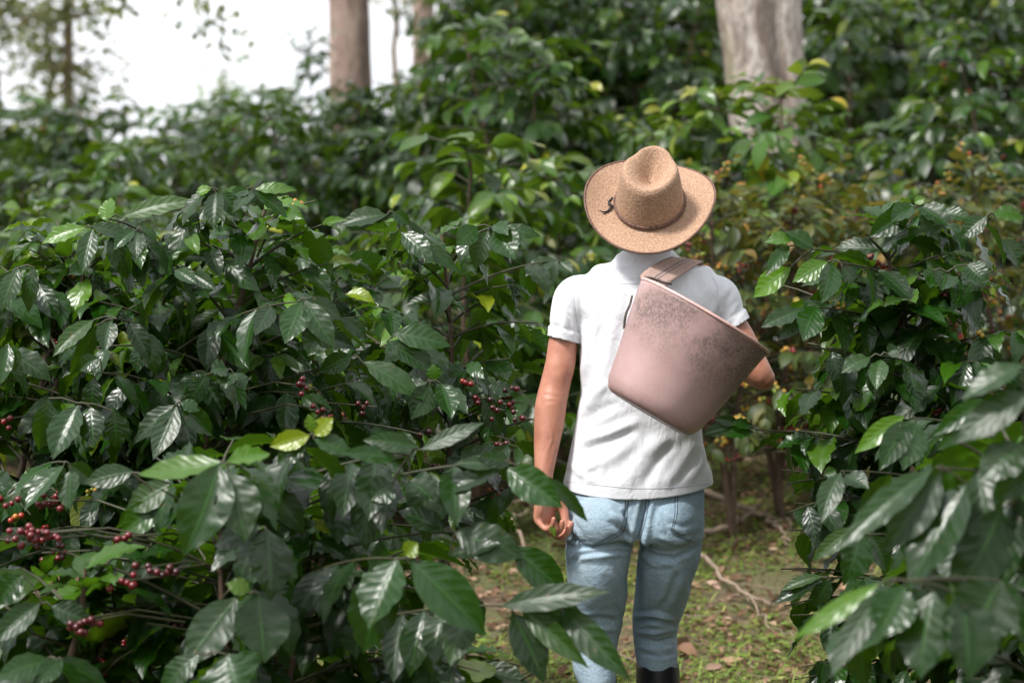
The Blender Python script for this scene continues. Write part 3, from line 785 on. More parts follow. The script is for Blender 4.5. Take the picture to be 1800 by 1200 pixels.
near_bush('upright coffee bush right of the man with drooping glossy leaves', 1690, 5.95, 105, avoid=av_right,
    H=1.54, Rr=.66, leafL=.138, density=2.1, tint0=.24, stems=2, cherry=.03, young=.12, node=.055, minz=.22,
    heroes=[((1610, 362, 5.6), [((1605, 362), (1568, 390), 34, -.03, .3), ((1615, 362), (1665, 400), 42, -.05, .35), ((1655, 372), (1710, 388), 26, -.03, .4), ((1600, 372), (1530, 418), 40, 0, .25), ((1618, 378), (1650, 420), 44, -.02, .1), ((1608, 358), (1625, 348), 16, 0, .8)]),
            ((1430, 438, 5.6), [((1388, 432), (1345, 482), 26, -.04, .4), ((1395, 420), (1345, 425), 26, 0, .7), ((1430, 436), (1380, 408), 32, 0, .4), ((1390, 470), (1325, 520), 40, .02, .85)]),
            ((1478, 462, 5.5), [((1463, 462), (1443, 532), 38, -.05, .35), ((1455, 460), (1395, 495), 34, 0, .7), ((1480, 470), (1500, 500), 34, 0, .1)]),
            ((1440, 540, 5.5), [((1438, 538), (1402, 592), 46, -.05, .45), ((1410, 543), (1345, 580), 34, -.03, .35), ((1420, 548), (1370, 598), 30, 0, .2)]),
            ((1665, 478, 5.5), [((1662, 480), (1655, 510), 44, -.05, .45), ((1640, 475), (1635, 505), 34, -.04, .4), ((1700, 465), (1730, 495), 40, -.03, .3)]),
            ((1548, 625, 5.4), [((1548, 632), (1540, 684), 32, -.05, .55), ((1530, 628), (1480, 655), 34, -.02, .55), ((1560, 622), (1580, 612), 26, 0, .5)]),
            ((1330, 755, 5.7), [((1322, 748), (1285, 745), 20, -.03, .4), ((1325, 758), (1275, 770), 24, -.04, .4), ((1290, 750), (1235, 765), 22, 0, .3), ((1300, 745), (1255, 735), 18, 0, .2)]),
            ((1745, 375, 5.7), [((1745, 375), (1800, 385), 34, 0, .6), ((1735, 380), (1690, 420), 34, 0, .2), ((1760, 420), (1790, 470), 40, 0, .2)])],
    clusters=[(1655, 720, 5.6, 5, 16, 16, .25)])
near_bush('coffee bush at the right picture edge behind the nearest leaves', 1880, 5.75, 106, avoid=av_right,
    H=1.35, Rr=.7, leafL=.150, density=1.7, tint0=.24, stems=2, cherry=.05, young=.12, node=.055, minz=.15,
    heroes=[((1478, 828, 5.0), [((1478, 830), (1440, 915), 40, -.06, .4), ((1485, 835), (1525, 860), 36, -.05, .3), ((1470, 826), (1450, 835), 20, 0, .6)]),
            ((1510, 940, 4.9), [((1512, 930), (1490, 1030), 58, -.05, .35), ((1505, 925), (1430, 985), 30, 0, .75), ((1530, 940), (1560, 1000), 44, 0, .1)]),
            ((1600, 735, 4.9), [((1600, 738), (1540, 820), 44, -.05, .45), ((1612, 740), (1590, 825), 50, -.05, .35), ((1590, 730), (1500, 790), 34, 0, .8)]),
            ((1450, 1015, 5.2), [((1445, 1012), (1375, 1040), 22, 0, .7), ((1440, 1020), (1365, 1060), 34, .0, .1), ((1460, 1018), (1430, 1065), 30, 0, .1)])])
near_bush('low coffee bush in the front left with large near leaves', 470, 5.0, 107, avoid=av_front, yoff=.75,
    H=1.02, Rr=.80, leafL=.15, density=2.4, tint0=.26, stems=2, cherry=.03, young=.12, minz=.12, node=.06,
    heroes=[((398, 815, 3.75), [((385, 815), (342, 978), 84, -.06, .42), ((402, 828), (436, 948), 74, -.05, .36), ((392, 812), (245, 850), 44, .05, .75), ((400, 812), (475, 800), 40, .05, .7)]),
            ((470, 935, 3.85), [((470, 930), (470, 1052), 74, -.05, .05), ((460, 925), (380, 960), 50, .03, .1)]),
            ((440, 1042, 3.8), [((418, 1048), (325, 1170), 70, -.05, .3), ((455, 1045), (460, 1162), 90, -.06, .34), ((440, 1038), (400, 1022), 30, 0, .9)]),
            ((360, 1150, 3.7), [((400, 1150), (425, 1225), 110, -.05, .4), ((350, 1150), (285, 1215), 46, 0, .35)]),
            ((706, 982, 3.8), [((698, 982), (652, 1102), 80, -.06, .5), ((690, 988), (645, 1146), 84, -.0, .3), ((722, 984), (850, 1115), 76, -.03, .45), ((720, 990), (838, 1090), 60, .05, .2), ((712, 975), (735, 955), 30, 0, .95)]),
            ((720, 800, 4.0), [((735, 785), (640, 775), 34, 0, .2), ((700, 805), (600, 800), 30, -.04, .35), ((740, 790), (850, 750), 30, 0, .4), ((720, 845), (760, 880), 60, -.03, .2), ((690, 850), (650, 875), 50, -.02, .25)]),
            ((550, 762, 4.0), [((545, 765), (478, 790), 34, 0, .98), ((552, 765), (585, 735), 30, 0, .98), ((548, 760), (545, 728), 20, 0, .9), ((552, 772), (620, 800), 40, 0, .5), ((540, 775), (490, 815), 40, 0, .15)]),
            ((885, 812, 4.0), [((890, 822), (985, 892), 56, -.05, .5), ((958, 835), (1030, 918), 26, .05, .3), ((880, 815), (800, 815), 26, 0, .4), ((880, 825), (770, 870), 36, .02, .1), ((900, 815), (840, 800), 30, 0, .1)]),
            ((800, 935, 4.0), [((800, 935), (915, 985), 66, -.02, .25), ((790, 975), (880, 960), 34, -.03, .05), ((900, 960), (1000, 1045), 56, 0, .3), ((780, 930), (700, 900), 40, 0, .05)]),
            ((905, 1065, 3.8), [((880, 1065), (1068, 1042), 46, -.05, .3), ((915, 1068), (1035, 1165), 40, -.06, .62), ((985, 1062), (1100, 1195), 50, -.08, .35), ((900, 1075), (960, 1195), 60, -.03, .06), ((930, 1060), (1030, 1100), 56, 0, .2)]),
            ((230, 830, 4.2), [((235, 828), (150, 850), 40, 0, .2), ((300, 850), (225, 900), 50, 0, .7), ((290, 885), (215, 940), 50, 0, .6)]),
            ((205, 980, 4.3), [((205, 983), (140, 1035), 38, -.05, .45), ((215, 985), (260, 1010), 36, 0, .2)])],
    clusters=[(55, 940, 4.4, 14, 60, 30, .3), (30, 945, 4.4, 7, 34, 22, .3), (95, 938, 4.4, 6, 26, 20, .28), (72, 950, 4.42, 7, 30, 24, .3), (98, 972, 4.5, 6, 30, 20, .42), (213, 945, 4.4, 4, 24, 18, .2), (222, 1025, 4.3, 11, 34, 26, .32), (265, 1000, 4.3, 6, 36, 14, .1),
              (145, 1100, 4.2, 15, 44, 32, .15), (160, 1090, 4.25, 8, 40, 22, .12), (105, 880, 4.8, 6, 30, 24, .4), (300, 1005, 4.3, 4, 20, 10, .05)])
near_bush('sparse low coffee bush in bottom left corner among red cherries', 60, 4.9, 108, avoid=av_front, yoff=.5,
    H=.85, Rr=.55, leafL=.15, density=1.6, tint0=.3, stems=2, cherry=.06, young=.12, minz=.1, node=.06,
    heroes=[((75, 1060, 4.2), [((70, 1060), (-10, 1125), 44, -.04, .35), ((90, 1065), (160, 1100), 40, 0, .3), ((40, 1010), (-5, 1060), 50, 0, .3)]),
            ((100, 1160, 4.0), [((90, 1160), (-10, 1190), 44, -.06, .4), ((110, 1160), (60, 1200), 34, -.04, .4)])])
near_bush('small low coffee bush left of the man\'s legs above the grass', 800, 5.15, 110, avoid=lambda p: pxof(p)[1] < 985 or pxof(p)[0] > 960 or p[1] < 4.6,
    H=.62, Rr=.42, leafL=.15, density=2.0, tint0=.22, stems=1, cherry=.02, young=.1, minz=.1, node=.06)
near_bush('out of focus coffee bush closest to the camera at lower right', 1990, 4.35, 109, avoid=av_fr, yoff=.75,
    H=1.15, Rr=.62, leafL=.155, density=1.3, tint0=.36, stems=2, cherry=0, young=.1, minz=.1, node=.065,
    heroes=[((1645, 822, 3.3), [((1640, 822), (1478, 965), 50, -.05, .3), ((1655, 830), (1555, 965), 66, -.02, .45), ((1700, 850), (1600, 1030), 90, -.05, .22), ((1665, 826), (1640, 900), 70, .04, .55)]),
            ((1770, 885, 3.3), [((1760, 890), (1690, 1060), 90, -.05, .15), ((1790, 900), (1735, 1050), 80, -.03, .2), ((1790, 880), (1820, 980), 60, 0, .2)]),
            ((1595, 1020, 3.1), [((1545, 1025), (1402, 1128), 34, 0, .78), ((1560, 1030), (1448, 1175), 44, -.05, .5), ((1590, 1030), (1545, 1120), 74, -.04, .4), ((1640, 1040), (1618, 1190), 96, -.05, .25), ((1690, 1045), (1700, 1190), 100, -.05, .3), ((1760, 1020), (1700, 1120), 110, -.02, .3)]),
            ((1800, 760, 3.2), [((1810, 690), (1680, 775), 60, 0, .3), ((1800, 640), (1690, 700), 44, 0, .35), ((1800, 780), (1730, 850), 70, -.03, .2), ((1810, 800), (1760, 880), 60, 0, .45)]),
            ((1740, 700, 3.6), [((1740, 700), (1640, 760), 34, 0, .4), ((1720, 720), (1650, 790), 34, 0, .4)])])

# ================================================================== THE MAN
def catmull(pts, n):
    pts = [np.array(tuple(p), dtype=float) for p in pts]
    t = np.linspace(0, len(pts) - 1, n); out = []
    for s in t:
        i = min(int(s), len(pts) - 2); f = s - i
        p0, p1, p2, p3 = pts[max(i - 1, 0)], pts[i], pts[i + 1], pts[min(i + 2, len(pts) - 1)]
        out.append(.5 * (2 * p1 + (p2 - p0) * f + (2 * p0 - 5 * p1 + 4 * p2 - p3) * f * f + (3 * p1 - p0 - 3 * p2 + p3) * f ** 3))
    return np.array(out)

class Solid:
    """closed lofted pieces that are fused into one continuous surface"""
    def __init__(self): self.bm = bmesh.new()
    def loft(self, secs, n=40, k=28, ref=(1, 0, 0), ex=2.0, caps=True):
        # secs: (x, y, z, ra, rb): ra along ref, rb across
        s = catmull(secs, n); c, ra, rb = s[:, :3], np.maximum(s[:, 3], 1e-4), np.maximum(s[:, 4], 1e-4)
        t = np.gradient(c, axis=0); t /= np.linalg.norm(t, axis=1, keepdims=True) + 1e-9
        rings = []
        def ring(ci, ti, a_, b_):
            u = nrm(np.array(ref) - ti * (np.array(ref) @ ti)); w = np.cross(ti, u)
            vs = []
            for j in range(k):
                a = 2 * math.pi * j / k
                ca, sa = math.cos(a), math.sin(a)
                q = (abs(ca) ** ex + abs(sa) ** ex) ** (-1 / ex)
                vs.append(self.bm.verts.new(ci + u * a_ * ca * q + w * b_ * sa * q))
            return vs
        r0 = min(ra[0], rb[0]); r1 = min(ra[-1], rb[-1])
        if caps:
            for a in (75, 50, 25):
                f = math.cos(R(a)); rings.append(ring(c[0] - t[0] * r0 * math.sin(R(a)), t[0], ra[0] * f, rb[0] * f))
        for i in range(n): rings.append(ring(c[i], t[i], ra[i], rb[i]))
        if caps:
            for a in (25, 50, 75):
                f = math.cos(R(a)); rings.append(ring(c[-1] + t[-1] * r1 * math.sin(R(a)), t[-1], ra[-1] * f, rb[-1] * f))
        for i in range(len(rings) - 1):
            for j in range(k):
                self.bm.faces.new((rings[i][j], rings[i][(j + 1) % k], rings[i + 1][(j + 1) % k], rings[i + 1][j]))
        self.bm.faces.new(rings[0][::-1]); self.bm.faces.new(rings[-1])
    def ball(self, c, r, sub=3):
        m = Matrix.Translation(tuple(c)) @ Matrix.Diagonal((*r, 1))
        bmesh.ops.create_icosphere(self.bm, subdivisions=sub, radius=1, matrix=m)
    def fuse(self, voxel, smooth_it=4, fac=.5):
        bmesh.ops.recalc_face_normals(self.bm, faces=self.bm.faces[:])
        me = bpy.data.meshes.new('fuse'); self.bm.to_mesh(me); self.bm.free()
        o = bpy.data.objects.new('fuse_tmp', me); COL.objects.link(o)
        m = o.modifiers.new('r', 'REMESH'); m.mode = 'VOXEL'; m.voxel_size = voxel; m.use_smooth_shade = True
        if smooth_it:
            s = o.modifiers.new('s', 'SMOOTH'); s.iterations = smooth_it; s.factor = fac
        dg = bpy.context.evaluated_depsgraph_get()
        out = bpy.data.meshes.new_from_object(o.evaluated_get(dg))
        bpy.data.objects.remove(o); bpy.data.meshes.remove(me)
        return out

def get_co(me):
    a = np.empty(len(me.vertices) * 3, dtype=np.float32); me.vertices.foreach_get('co', a); return a.reshape(-1, 3).astype(float)
def get_no(me):
    a = np.empty(len(me.vertices) * 3, dtype=np.float32); me.vertex_normals.foreach_get('vector', a); return a.reshape(-1, 3).astype(float)
def set_co(me, co):
    me.vertices.foreach_set('co', co.astype(np.float32).ravel()); me.update()

def seg_d(px, py, pts):
    """distance and position along a polyline given in photograph pixels"""
    best = np.full(len(px), 1e9); tt = np.zeros(len(px)); n = len(pts) - 1
    for i in range(n):
        ax, ay = pts[i]; bx_, by = pts[i + 1]; dx, dy = bx_ - ax, by - ay
        t = np.clip(((px - ax) * dx + (py - ay) * dy) / (dx * dx + dy * dy), 0, 1)
        d = np.hypot(px - ax - t * dx, py - ay - t * dy)
        m = d < best; best[m] = d[m]; tt[m] = (i + t[m]) / n
    return best, tt

def creases(me, lines, noise_amp=.003, nscale=9, back=True, stretch=(1, 1, .6)):
    """cloth folds: each (points, width px, height m); height > 0 is a ridge, < 0 a groove"""
    co, no = get_co(me), get_no(me)
    px, py = proj(co)
    h = np.array([noise.fractal(Vector(c * np.array(stretch) * nscale), 1.0, 2.0, 3) for c in co]) * noise_amp
    m = np.clip(-no[:, 1] * 2 + .6, 0, 1)
    for pts, w, a in lines:
        d, t = seg_d(px, py, pts)
        fade = np.clip(np.minimum(t, 1 - t) * 5, 0, 1) if len(pts) > 1 else 1
        x = d / w
        h += a * (np.exp(-x ** 2) - .35 * np.exp(-((x - 1.9) ** 2) * 1.2)) * fade * m
    set_co(me, co + no * h[:, None])

YM = 6.07
def pv(px, py, Y=YM): return np.array(P(px, py, Y))
def sec(px, py, ra_px, rb, Y=YM): return (*pv(px, py, Y), ra_px / 700, rb)

man = empty('person', (bx(1125, YM), YM, ground(bx(1125, YM), YM)), 'man seen from behind walking away in white shirt, pale blue jeans and straw hat', 'person')
MO = np.array(man.location)
def mlink(name, me, mat, parent=man, **k):
    if len(me.vertices):
        co = get_co(me) - MO; set_co(me, co)
    return tag(link(name, me, mat, parent), **k)

# ---- body: one continuous surface (head, neck, trunk, arms, hands with five fingers, legs)
def build_body():
    S = Solid()
    # trunk, inside the shirt
    S.loft([sec(1120, 890, 60, .05), sec(1118, 875, 100, .085), sec(1122, 820, 98, .09), sec(1128, 720, 94, .085), sec(1136, 620, 104, .095), sec(1139, 545, 108, .095), sec(1138, 500, 92, .075), sec(1137, 475, 50, .05)], 50, 30)
    # neck and head, face lifted
    S.loft([sec(1137, 490, 44, .055, 6.07), sec(1138, 455, 38, .055, 6.07), sec(1140, 420, 36, .055, 6.09), sec(1141, 395, 34, .05, 6.10)], 12, 20)
    hc = pv(1141, 385, 6.10)
    S.ball(hc + (0, -.01, .02), (.074, .092, .088)); S.ball(hc + (0, .045, -.035), (.056, .055, .07))
    fwd = np.array([0, math.cos(.35), math.sin(.35)]); upf = np.array([0, -math.sin(.35), math.cos(.35)])
    f0 = hc + fwd * .088 + upf * -.005
    S.loft([(*(f0 + upf * .028 - fwd * .012), .008, .007), (*(f0 + fwd * .004), .010, .010), (*(f0 - upf * .028 + fwd * .014), .016, .012)], 8, 12)   # nose
    for s in (-1, 1):
        S.ball(hc + upf * -.005 + np.array([s * .076, 0, 0]), (.010, .020, .032), 2)                      # ears
        S.ball(hc + fwd * .078 + upf * .022 + np.array([s * .030, 0, 0]), (.022, .012, .008), 2)          # brow
    S.ball(hc + fwd * .082 - upf * .052, (.024, .010, .006), 2); S.ball(hc + fwd * .080 - upf * .062, (.022, .011, .007), 2)   # lips
    S.ball(hc + fwd * .072 - upf * .088, (.026, .020, .016), 2)                                           # chin
    # left arm, hanging
    S.loft([sec(1034, 532, 25, .042), sec(1006, 552, 27, .044), sec(991, 600, 26.5, .044), sec(984, 640, 26, .043, 6.06), sec(975, 680, 26.5, .040, 6.05), sec(968, 712, 27.5, .043, 6.04),
            sec(965, 745, 26.5, .041, 6.03), sec(960, 790, 21.5, .034, 6.01), sec(956, 835, 16.5, .026, 5.99), sec(956, 860, 16.5, .022, 5.98)], 60, 26)
    S.ball(pv(966, 688, 6.035), (.018, .018, .022), 2)  # point of the elbow
    # left hand
    W = pv(957, 858, 5.98); d = nrm(np.array([.02, 0, -1])); m = nrm(np.array([.80, -.60, 0])); w = nrm(np.array([-.60, -.80, 0]))
    def fl(pts, rad):
        S.loft([(*p, r, r) for p, r in zip(pts, rad)], 5 * len(pts), 12, ref=tuple(w))
    S.loft([(*(W - d * .01), .020, .024), (*(W + d * .02), .018, .033), (*(W + d * .05), .017, .041), (*(W + d * .078), .014, .042)], 14, 22, ref=tuple(m))
    for off, kd, Ls, r in ((.033, .074, (.034, .022, .018), .0078), (.011, .084, (.040, .027, .020), .0088), (-.012, .088, (.043, .029, .021), .0092), (-.033, .084, (.038, .025, .019), .0088)):
        k0 = W + d * kd + w * off
        pts = [k0 - d * .02, k0]; a = R(42 + 8 * (off > 0)); p = k0
        for L_, da in zip(Ls, (0, 68, 45)):
            a += R(da); p = p + (d * math.cos(a) + m * math.sin(a)) * L_; pts.append(p)
        fl(pts, [r * 1.05, r * 1.1, r, r * .93, r * .8])
    t0 = W + d * .018 - w * .022 + m * .006
    fl([t0, t0 + d * .032 - w * .014 + m * .022, t0 + d * .064 - w * .008 + m * .034, t0 + d * .090 + w * .002 + m * .034], [.015, .0135, .0105, .0085])
    # right arm: upper arm down and out, forearm forward to the front of the body
    el = pv(1341, 664, 6.02)
    S.loft([sec(1246, 528, 24, .042), (*pv(1270, 552, 6.07), .038, .044), (*pv(1294, 588, 6.05), .041, .045), (*pv(1318, 630, 6.03), .038, .040), (*pv(1334, 655, 6.02), .034, .038), (*el, .031, .034)], 34, 26)
    S.loft([(*(el + (-.006, 0, .004)), .032, .034), (*(el + (-.022, .07, .022)), .040, .042), (*(el + (-.07, .15, .04)), .034, .037), (*(el + (-.12, .215, .055)), .024, .03)], 24, 24)
    W2 = el + np.array([-.125, .222, .057]); d2 = nrm(np.array([-.75, .6, .2])); w2 = np.array([0., .2, 1.]); w2 = nrm(w2 - d2 * (w2 @ d2)); m2 = np.cross(w2, d2)
    if m2[1] > 0: m2 = -m2
    S.loft([(*(W2 - d2 * .01), .03, .02), (*(W2 + d2 * .05), .04, .016), (*(W2 + d2 * .08), .04, .014)], 12, 20, ref=tuple(w2))
    for off, Ls, r in ((.033, (.038, .025, .019), .0088), (.012, (.043, .029, .021), .0092), (-.011, (.040, .027, .02), .0088), (-.032, (.034, .022, .018), .0078)):
        k0 = W2 + d2 * .082 + w2 * off; pts = [k0 - d2 * .02, k0]; a = R(25); p = k0
        for L_, da in zip(Ls, (0, 55, 45)):
            a += R(da); p = p + (d2 * math.cos(a) + m2 * math.sin(a)) * L_; pts.append(p)
        S.loft([(*q, rr, rr) for q, rr in zip(pts, [r, r * 1.1, r, r * .93, r * .8])], 22, 12, ref=tuple(w2))
    t0 = W2 + d2 * .02 + w2 * .025
    S.loft([(*q, rr, rr) for q, rr in zip([t0, t0 + d2 * .03 + w2 * .022 + m2 * .01, t0 + d2 * .06 + w2 * .026 + m2 * .025, t0 + d2 * .085 + w2 * .02 + m2 * .03], [.015, .013, .0105, .009])], 16, 12, ref=tuple(m2))
    # legs inside jeans and boots
    for L_ in LEGS:
        S.loft([(*pv(x, y, Y), max(.02, (rx - 17) / 700), max(.03, rb - .02)) for x, y, rx, rb, Y in L_], 60, 24)
    me = S.fuse(.0036, 2, .5)
    return me

# (px, py, half width px, half depth m, distance) of the jeans down each leg
LEGS = [
    [(1060, 915, 56, .10, 6.06), (1052, 965, 59, .105, 6.05), (1050, 1000, 54.5, .10, 6.05), (1051.5, 1040, 52.5, .092, 6.08), (1050, 1085, 47.5, .08, 6.10), (1046, 1120, 42, .072, 6.10), (1044, 1160, 39, .066, 6.08), (1050, 1195, 34, .055, 6.06), (1055, 1330, 26, .042, 6.04), (1056, 1425, 27, .045, 6.03)],
    [(1180, 915, 55, .10, 6.08), (1176, 965, 55.5, .105, 6.10), (1170, 1000, 52, .10, 6.13), (1163, 1040, 49.5, .09, 6.17), (1153, 1085, 43, .08, 6.20), (1151, 1120, 39.5, .072, 6.21), (1155, 1160, 37.5, .066, 6.20), (1157, 1195, 32, .055, 6.19), (1158, 1330, 26, .042, 6.17), (1158, 1422, 27, .045, 6.16)]]

def skin_mat():
    m, nt, b = new_mat('tanned_skin')
    o = nt.obj()
    n = nt.noise(18, 5, .6, o); n2 = nt.noise(160, 3, .6, o)
    c = nt.ramp(n, [(.3, (.34, .138, .086)), (.5, (.43, .185, .120)), (.7, (.50, .240, .165))])
    c = nt.mix(nt.math('MULTIPLY', nt.ramp(n2, [(.55, 0.0), (.75, 1.0)]), .25), c, (.30, .11, .07))
    nt.set(b.inputs['Base Color'], c)
    b.inputs['Roughness'].default_value = .48
    b.inputs['Subsurface Weight'].default_value = .12
    b.inputs['Subsurface Radius'].default_value = (.01, .004, .002)
    nt.set(b.inputs['Normal'], nt.bump(nt.math('ADD', nt.noise(60, 4, .6, o), n2), .35, .0015))
    return m
body_me = build_body()
# soft muscle and vein relief on the hanging arm
creases(body_me, [([(1012, 620), (1000, 665)], 12, .002), ([(952, 692), (985, 699)], 3, -.0008), ([(957, 706), (982, 704)], 3, -.0006), ([(985, 740), (975, 790), (965, 830)], 2.5, .0013), ([(960, 730), (972, 770), (958, 800)], 2.2, .001),
        ([(955, 870), (952, 905)], 3, .0015)], .0008, 14)
mlink('body', body_me, skin_mat())

# ---- shirt
M_SHIRT, nt, b = new_mat('white_cotton')
o = nt.obj()
wv = nt.node('ShaderNodeTexWave'); wv.inputs['Scale'].default_value = 260; nt.l.new(o, wv.inputs['Vector'])
nt.set(b.inputs['Base Color'], nt.ramp(nt.noise(3, 4, .6, o), [(.3, (.64, .65, .685)), (.7, (.70, .705, .73))]))
b.inputs['Roughness'].default_value = .85
b.inputs['Sheen Weight'].default_value = .15
b.inputs['Specular IOR Level'].default_value = .2
f1 = nt.noise(22, 5, .6, nt.mapping(o, (1.4, 1, .8), (0, .5, .3)), 1.0)
nt.set(b.inputs['Normal'], nt.bump(nt.noise(500, 2, .5, o), .15, .0006, nt.bump(f1, .55, .008)))

def clip_plane(bm, co, no, sel):
    """cut away everything beyond a plane among the geometry that passes sel(centre)"""
    co, no = Vector(tuple(co)), Vector(tuple(no)).normalized()
    fs = [f for f in bm.faces if sel(f.calc_center_median())]
    es = {e for f in fs for e in f.edges}; vs = {v for f in fs for v in f.verts}
    bmesh.ops.bisect_plane(bm, geom=list(vs) + list(es) + fs, plane_co=co, plane_no=no, clear_outer=False)
    dead = [f for f in bm.faces if sel(f.calc_center_median()) and (f.calc_center_median() - co).dot(no) > 1e-6]
    bmesh.ops.delete(bm, geom=dead, context='FACES')

def build_shirt():
    S = Solid()
    S.loft([sec(1122, 895, 133, .128), sec(1121, 850, 130.5, .127), sec(1120, 820, 124, .122), sec(1121, 780, 116.5, .116), sec(1124, 740, 111, .112), sec(1129, 700, 111, .112), sec(1134, 650, 116, .116), sec(1139, 600, 121, .120),
            sec(1140, 560, 125, .122), sec(1139, 530, 132, .118), sec(1138, 508, 134, .108), sec(1138, 492, 130, .096), sec(1138, 480, 117, .086), sec(1137.5, 471, 99, .078), sec(1137.5, 462, 78, .071), sec(1137, 453, 56, .064), sec(1137, 440, 45, .060, 6.08)], 90, 60, ex=2.25, caps=False)
    # sleeves
    ls = [(*pv(1045, 506), .038, .058), (*pv(1012, 521), .049, .062), (*pv(1000, 552), .0455, .06), (*pv(993, 585), .0415, .055), (*pv(987, 625), .041, .053)]
    S.loft(ls, 30, 30, ref=(1, 0, 0))
    rs = [(*pv(1232, 506), .038, .058), (*pv(1263, 520), .050, .062), (*pv(1277, 550), .046, .06), (*pv(1289, 572, 6.06), .043, .056), (*pv(1305, 602, 6.05), .042, .054)]
    S.loft(rs, 30, 30, ref=(1, 0, 0))
    me = S.fuse(.0048, 7, .5)
    # cloth folds read off the photograph
    L = [
        ([(1010, 478), (1050, 490), (1110, 492), (1160, 490)], 2.2, -.0022),               # yoke seam
        ([(1018, 480), (1006, 505), (1010, 540), (1016, 585)], 3.2, -.004),                 # left armhole seam
        ([(1022, 560), (1030, 620), (1022, 680)], 10, .005), ([(1060, 540), (1045, 610), (1030, 660)], 12, .006), ([(1085, 560), (1060, 650), (1030, 740)], 12, .006),
        ([(1072, 500), (1058, 560), (1048, 640)], 10, -.006), ([(1020, 720), (1050, 690), (1075, 670)], 9, .006), ([(1018, 745), (1050, 725), (1090, 705)], 8, -.006),
        ([(1012, 775), (1070, 762), (1130, 735)], 8, .007), ([(1010, 800), (1070, 775), (1120, 755)], 7, -.005), ([(1020, 835), (1080, 800), (1130, 770)], 10, .006),
        ([(1003, 815), (1022, 838), (1050, 848)], 6, .005), ([(1100, 860), (1130, 800), (1175, 760)], 12, .008), ([(1130, 858), (1165, 800), (1190, 775)], 8, -.007),
        ([(1165, 860), (1200, 810), (1225, 775)], 9, .007), ([(1210, 855), (1232, 820), (1240, 780)], 7, .006), ([(1195, 850), (1215, 815)], 5, -.005), ([(1020, 850), (1060, 815)], 6, -.004),
        ([(1060, 470), (1090, 520), (1100, 570)], 14, .004), ([(1110, 500), (1100, 560), (1080, 620)], 10, -.005),
        ([(1290, 505), (1275, 540), (1262, 575)], 4, -.004), ([(1300, 530), (1285, 550), (1268, 580)], 4, .004), ([(1306, 545), (1292, 560), (1275, 588)], 3, -.003), ([(1280, 500), (1262, 530), (1245, 560)], 5, .004),
        ([(985, 500), (980, 540), (975, 580)], 7, .003), ([(1000, 530), (1004, 560), (1002, 590)], 4, -.004), ([(992, 545), (990, 590)], 4, .003),
        ([(1240, 480), (1255, 520), (1250, 560)], 8, .004), ([(1215, 470), (1235, 520)], 7, -.003),
    ]
    creases(me, [(p_, w_, a_ * .72) for p_, w_, a_ in L], .0042, 8)
    bm = bmesh.new(); bm.from_mesh(me)
    lo, li = pv(959, 589), pv(1018, 604)        # left cuff line
    def cut(a, b_, sel):
        ax = Vector(tuple(b_ - a)); n = ax.cross(Vector((0, 1, 0))).normalized()
        if n.z > 0: n = -n
        n += Vector((0, -.06, 0)); clip_plane(bm, (a + b_) / 2, n, sel)
    xl, xr = pv(1019, 600)[0], pv(1262, 600)[0]
    cut(lo, li, lambda c: c.x < xl and lo[2] - .10 < c.z < lo[2] + .03)
    ro, ri = pv(1316, 558), pv(1262, 592)
    cut(ri, ro, lambda c: c.x > xr - .0 and ro[2] - .125 < c.z < ro[2] + .03 and c.x > xr + (ro[2] - c.z) * .3)
    # hem, dipping in the middle of the back
    hz = lambda x: 0
    c0 = pv(1122, 864)
    for v in bm.verts: pass
    clip_plane(bm, c0 + np.array([0, 0, .0]), (0, .03, -1), lambda c: c.z < c0[2] + .05 and abs(c.x - c0[0]) < .22)
    # collar opening
    ct = pv(1137, 452)
    clip_plane(bm, ct, (0, .35, 1), lambda c: c.z > ct[2] - .05)
    # raise the hem at both sides (curved shirt tail)
    for v in bm.verts:
        if v.co.z < c0[2] + .10:
            f = max(0, 1 - (v.co.z - c0[2]) / .10); xx = (v.co.x - c0[0]) / .185
            v.co.z += .018 * f * xx * xx + f * .006 * xx
    # rolled cuffs: the last 2.5 cm of each sleeve stands proud
    for a, b_, side in ((lo, li, -1), (ri, ro, 1)):
        ax = Vector(tuple(b_ - a)).normalized(); n = ax.cross(Vector((0, 1, 0))).normalized()
        if n.z > 0: n = -n
        c = Vector(tuple((a + b_) / 2))
        for v in bm.verts:
            if (v.co.x < xl if side < 0 else v.co.x > xr) and abs(v.co.z - c.z) < .07:
                s = -(v.co - c).dot(n)
                if -.012 < s < .036:
                    r_ = (v.co - c) - n * (v.co - c).dot(n)
                    k = (1 if s < .026 else -.7 * math.exp(-((s - .030) / .004) ** 2))
                    v.co += r_.normalized() * .0028 * k
    bmesh.ops.remove_doubles(bm, verts=bm.verts[:], dist=1e-5)
    bm.to_mesh(me); bm.free()
    for p in me.polygons: p.use_smooth = True
    return me
shirt_me = build_shirt()
shirt = mlink('shirt', shirt_me, M_SHIRT)
so = shirt.modifiers.new('thick', 'SOLIDIFY'); so.thickness = .0022; so.offset = -1

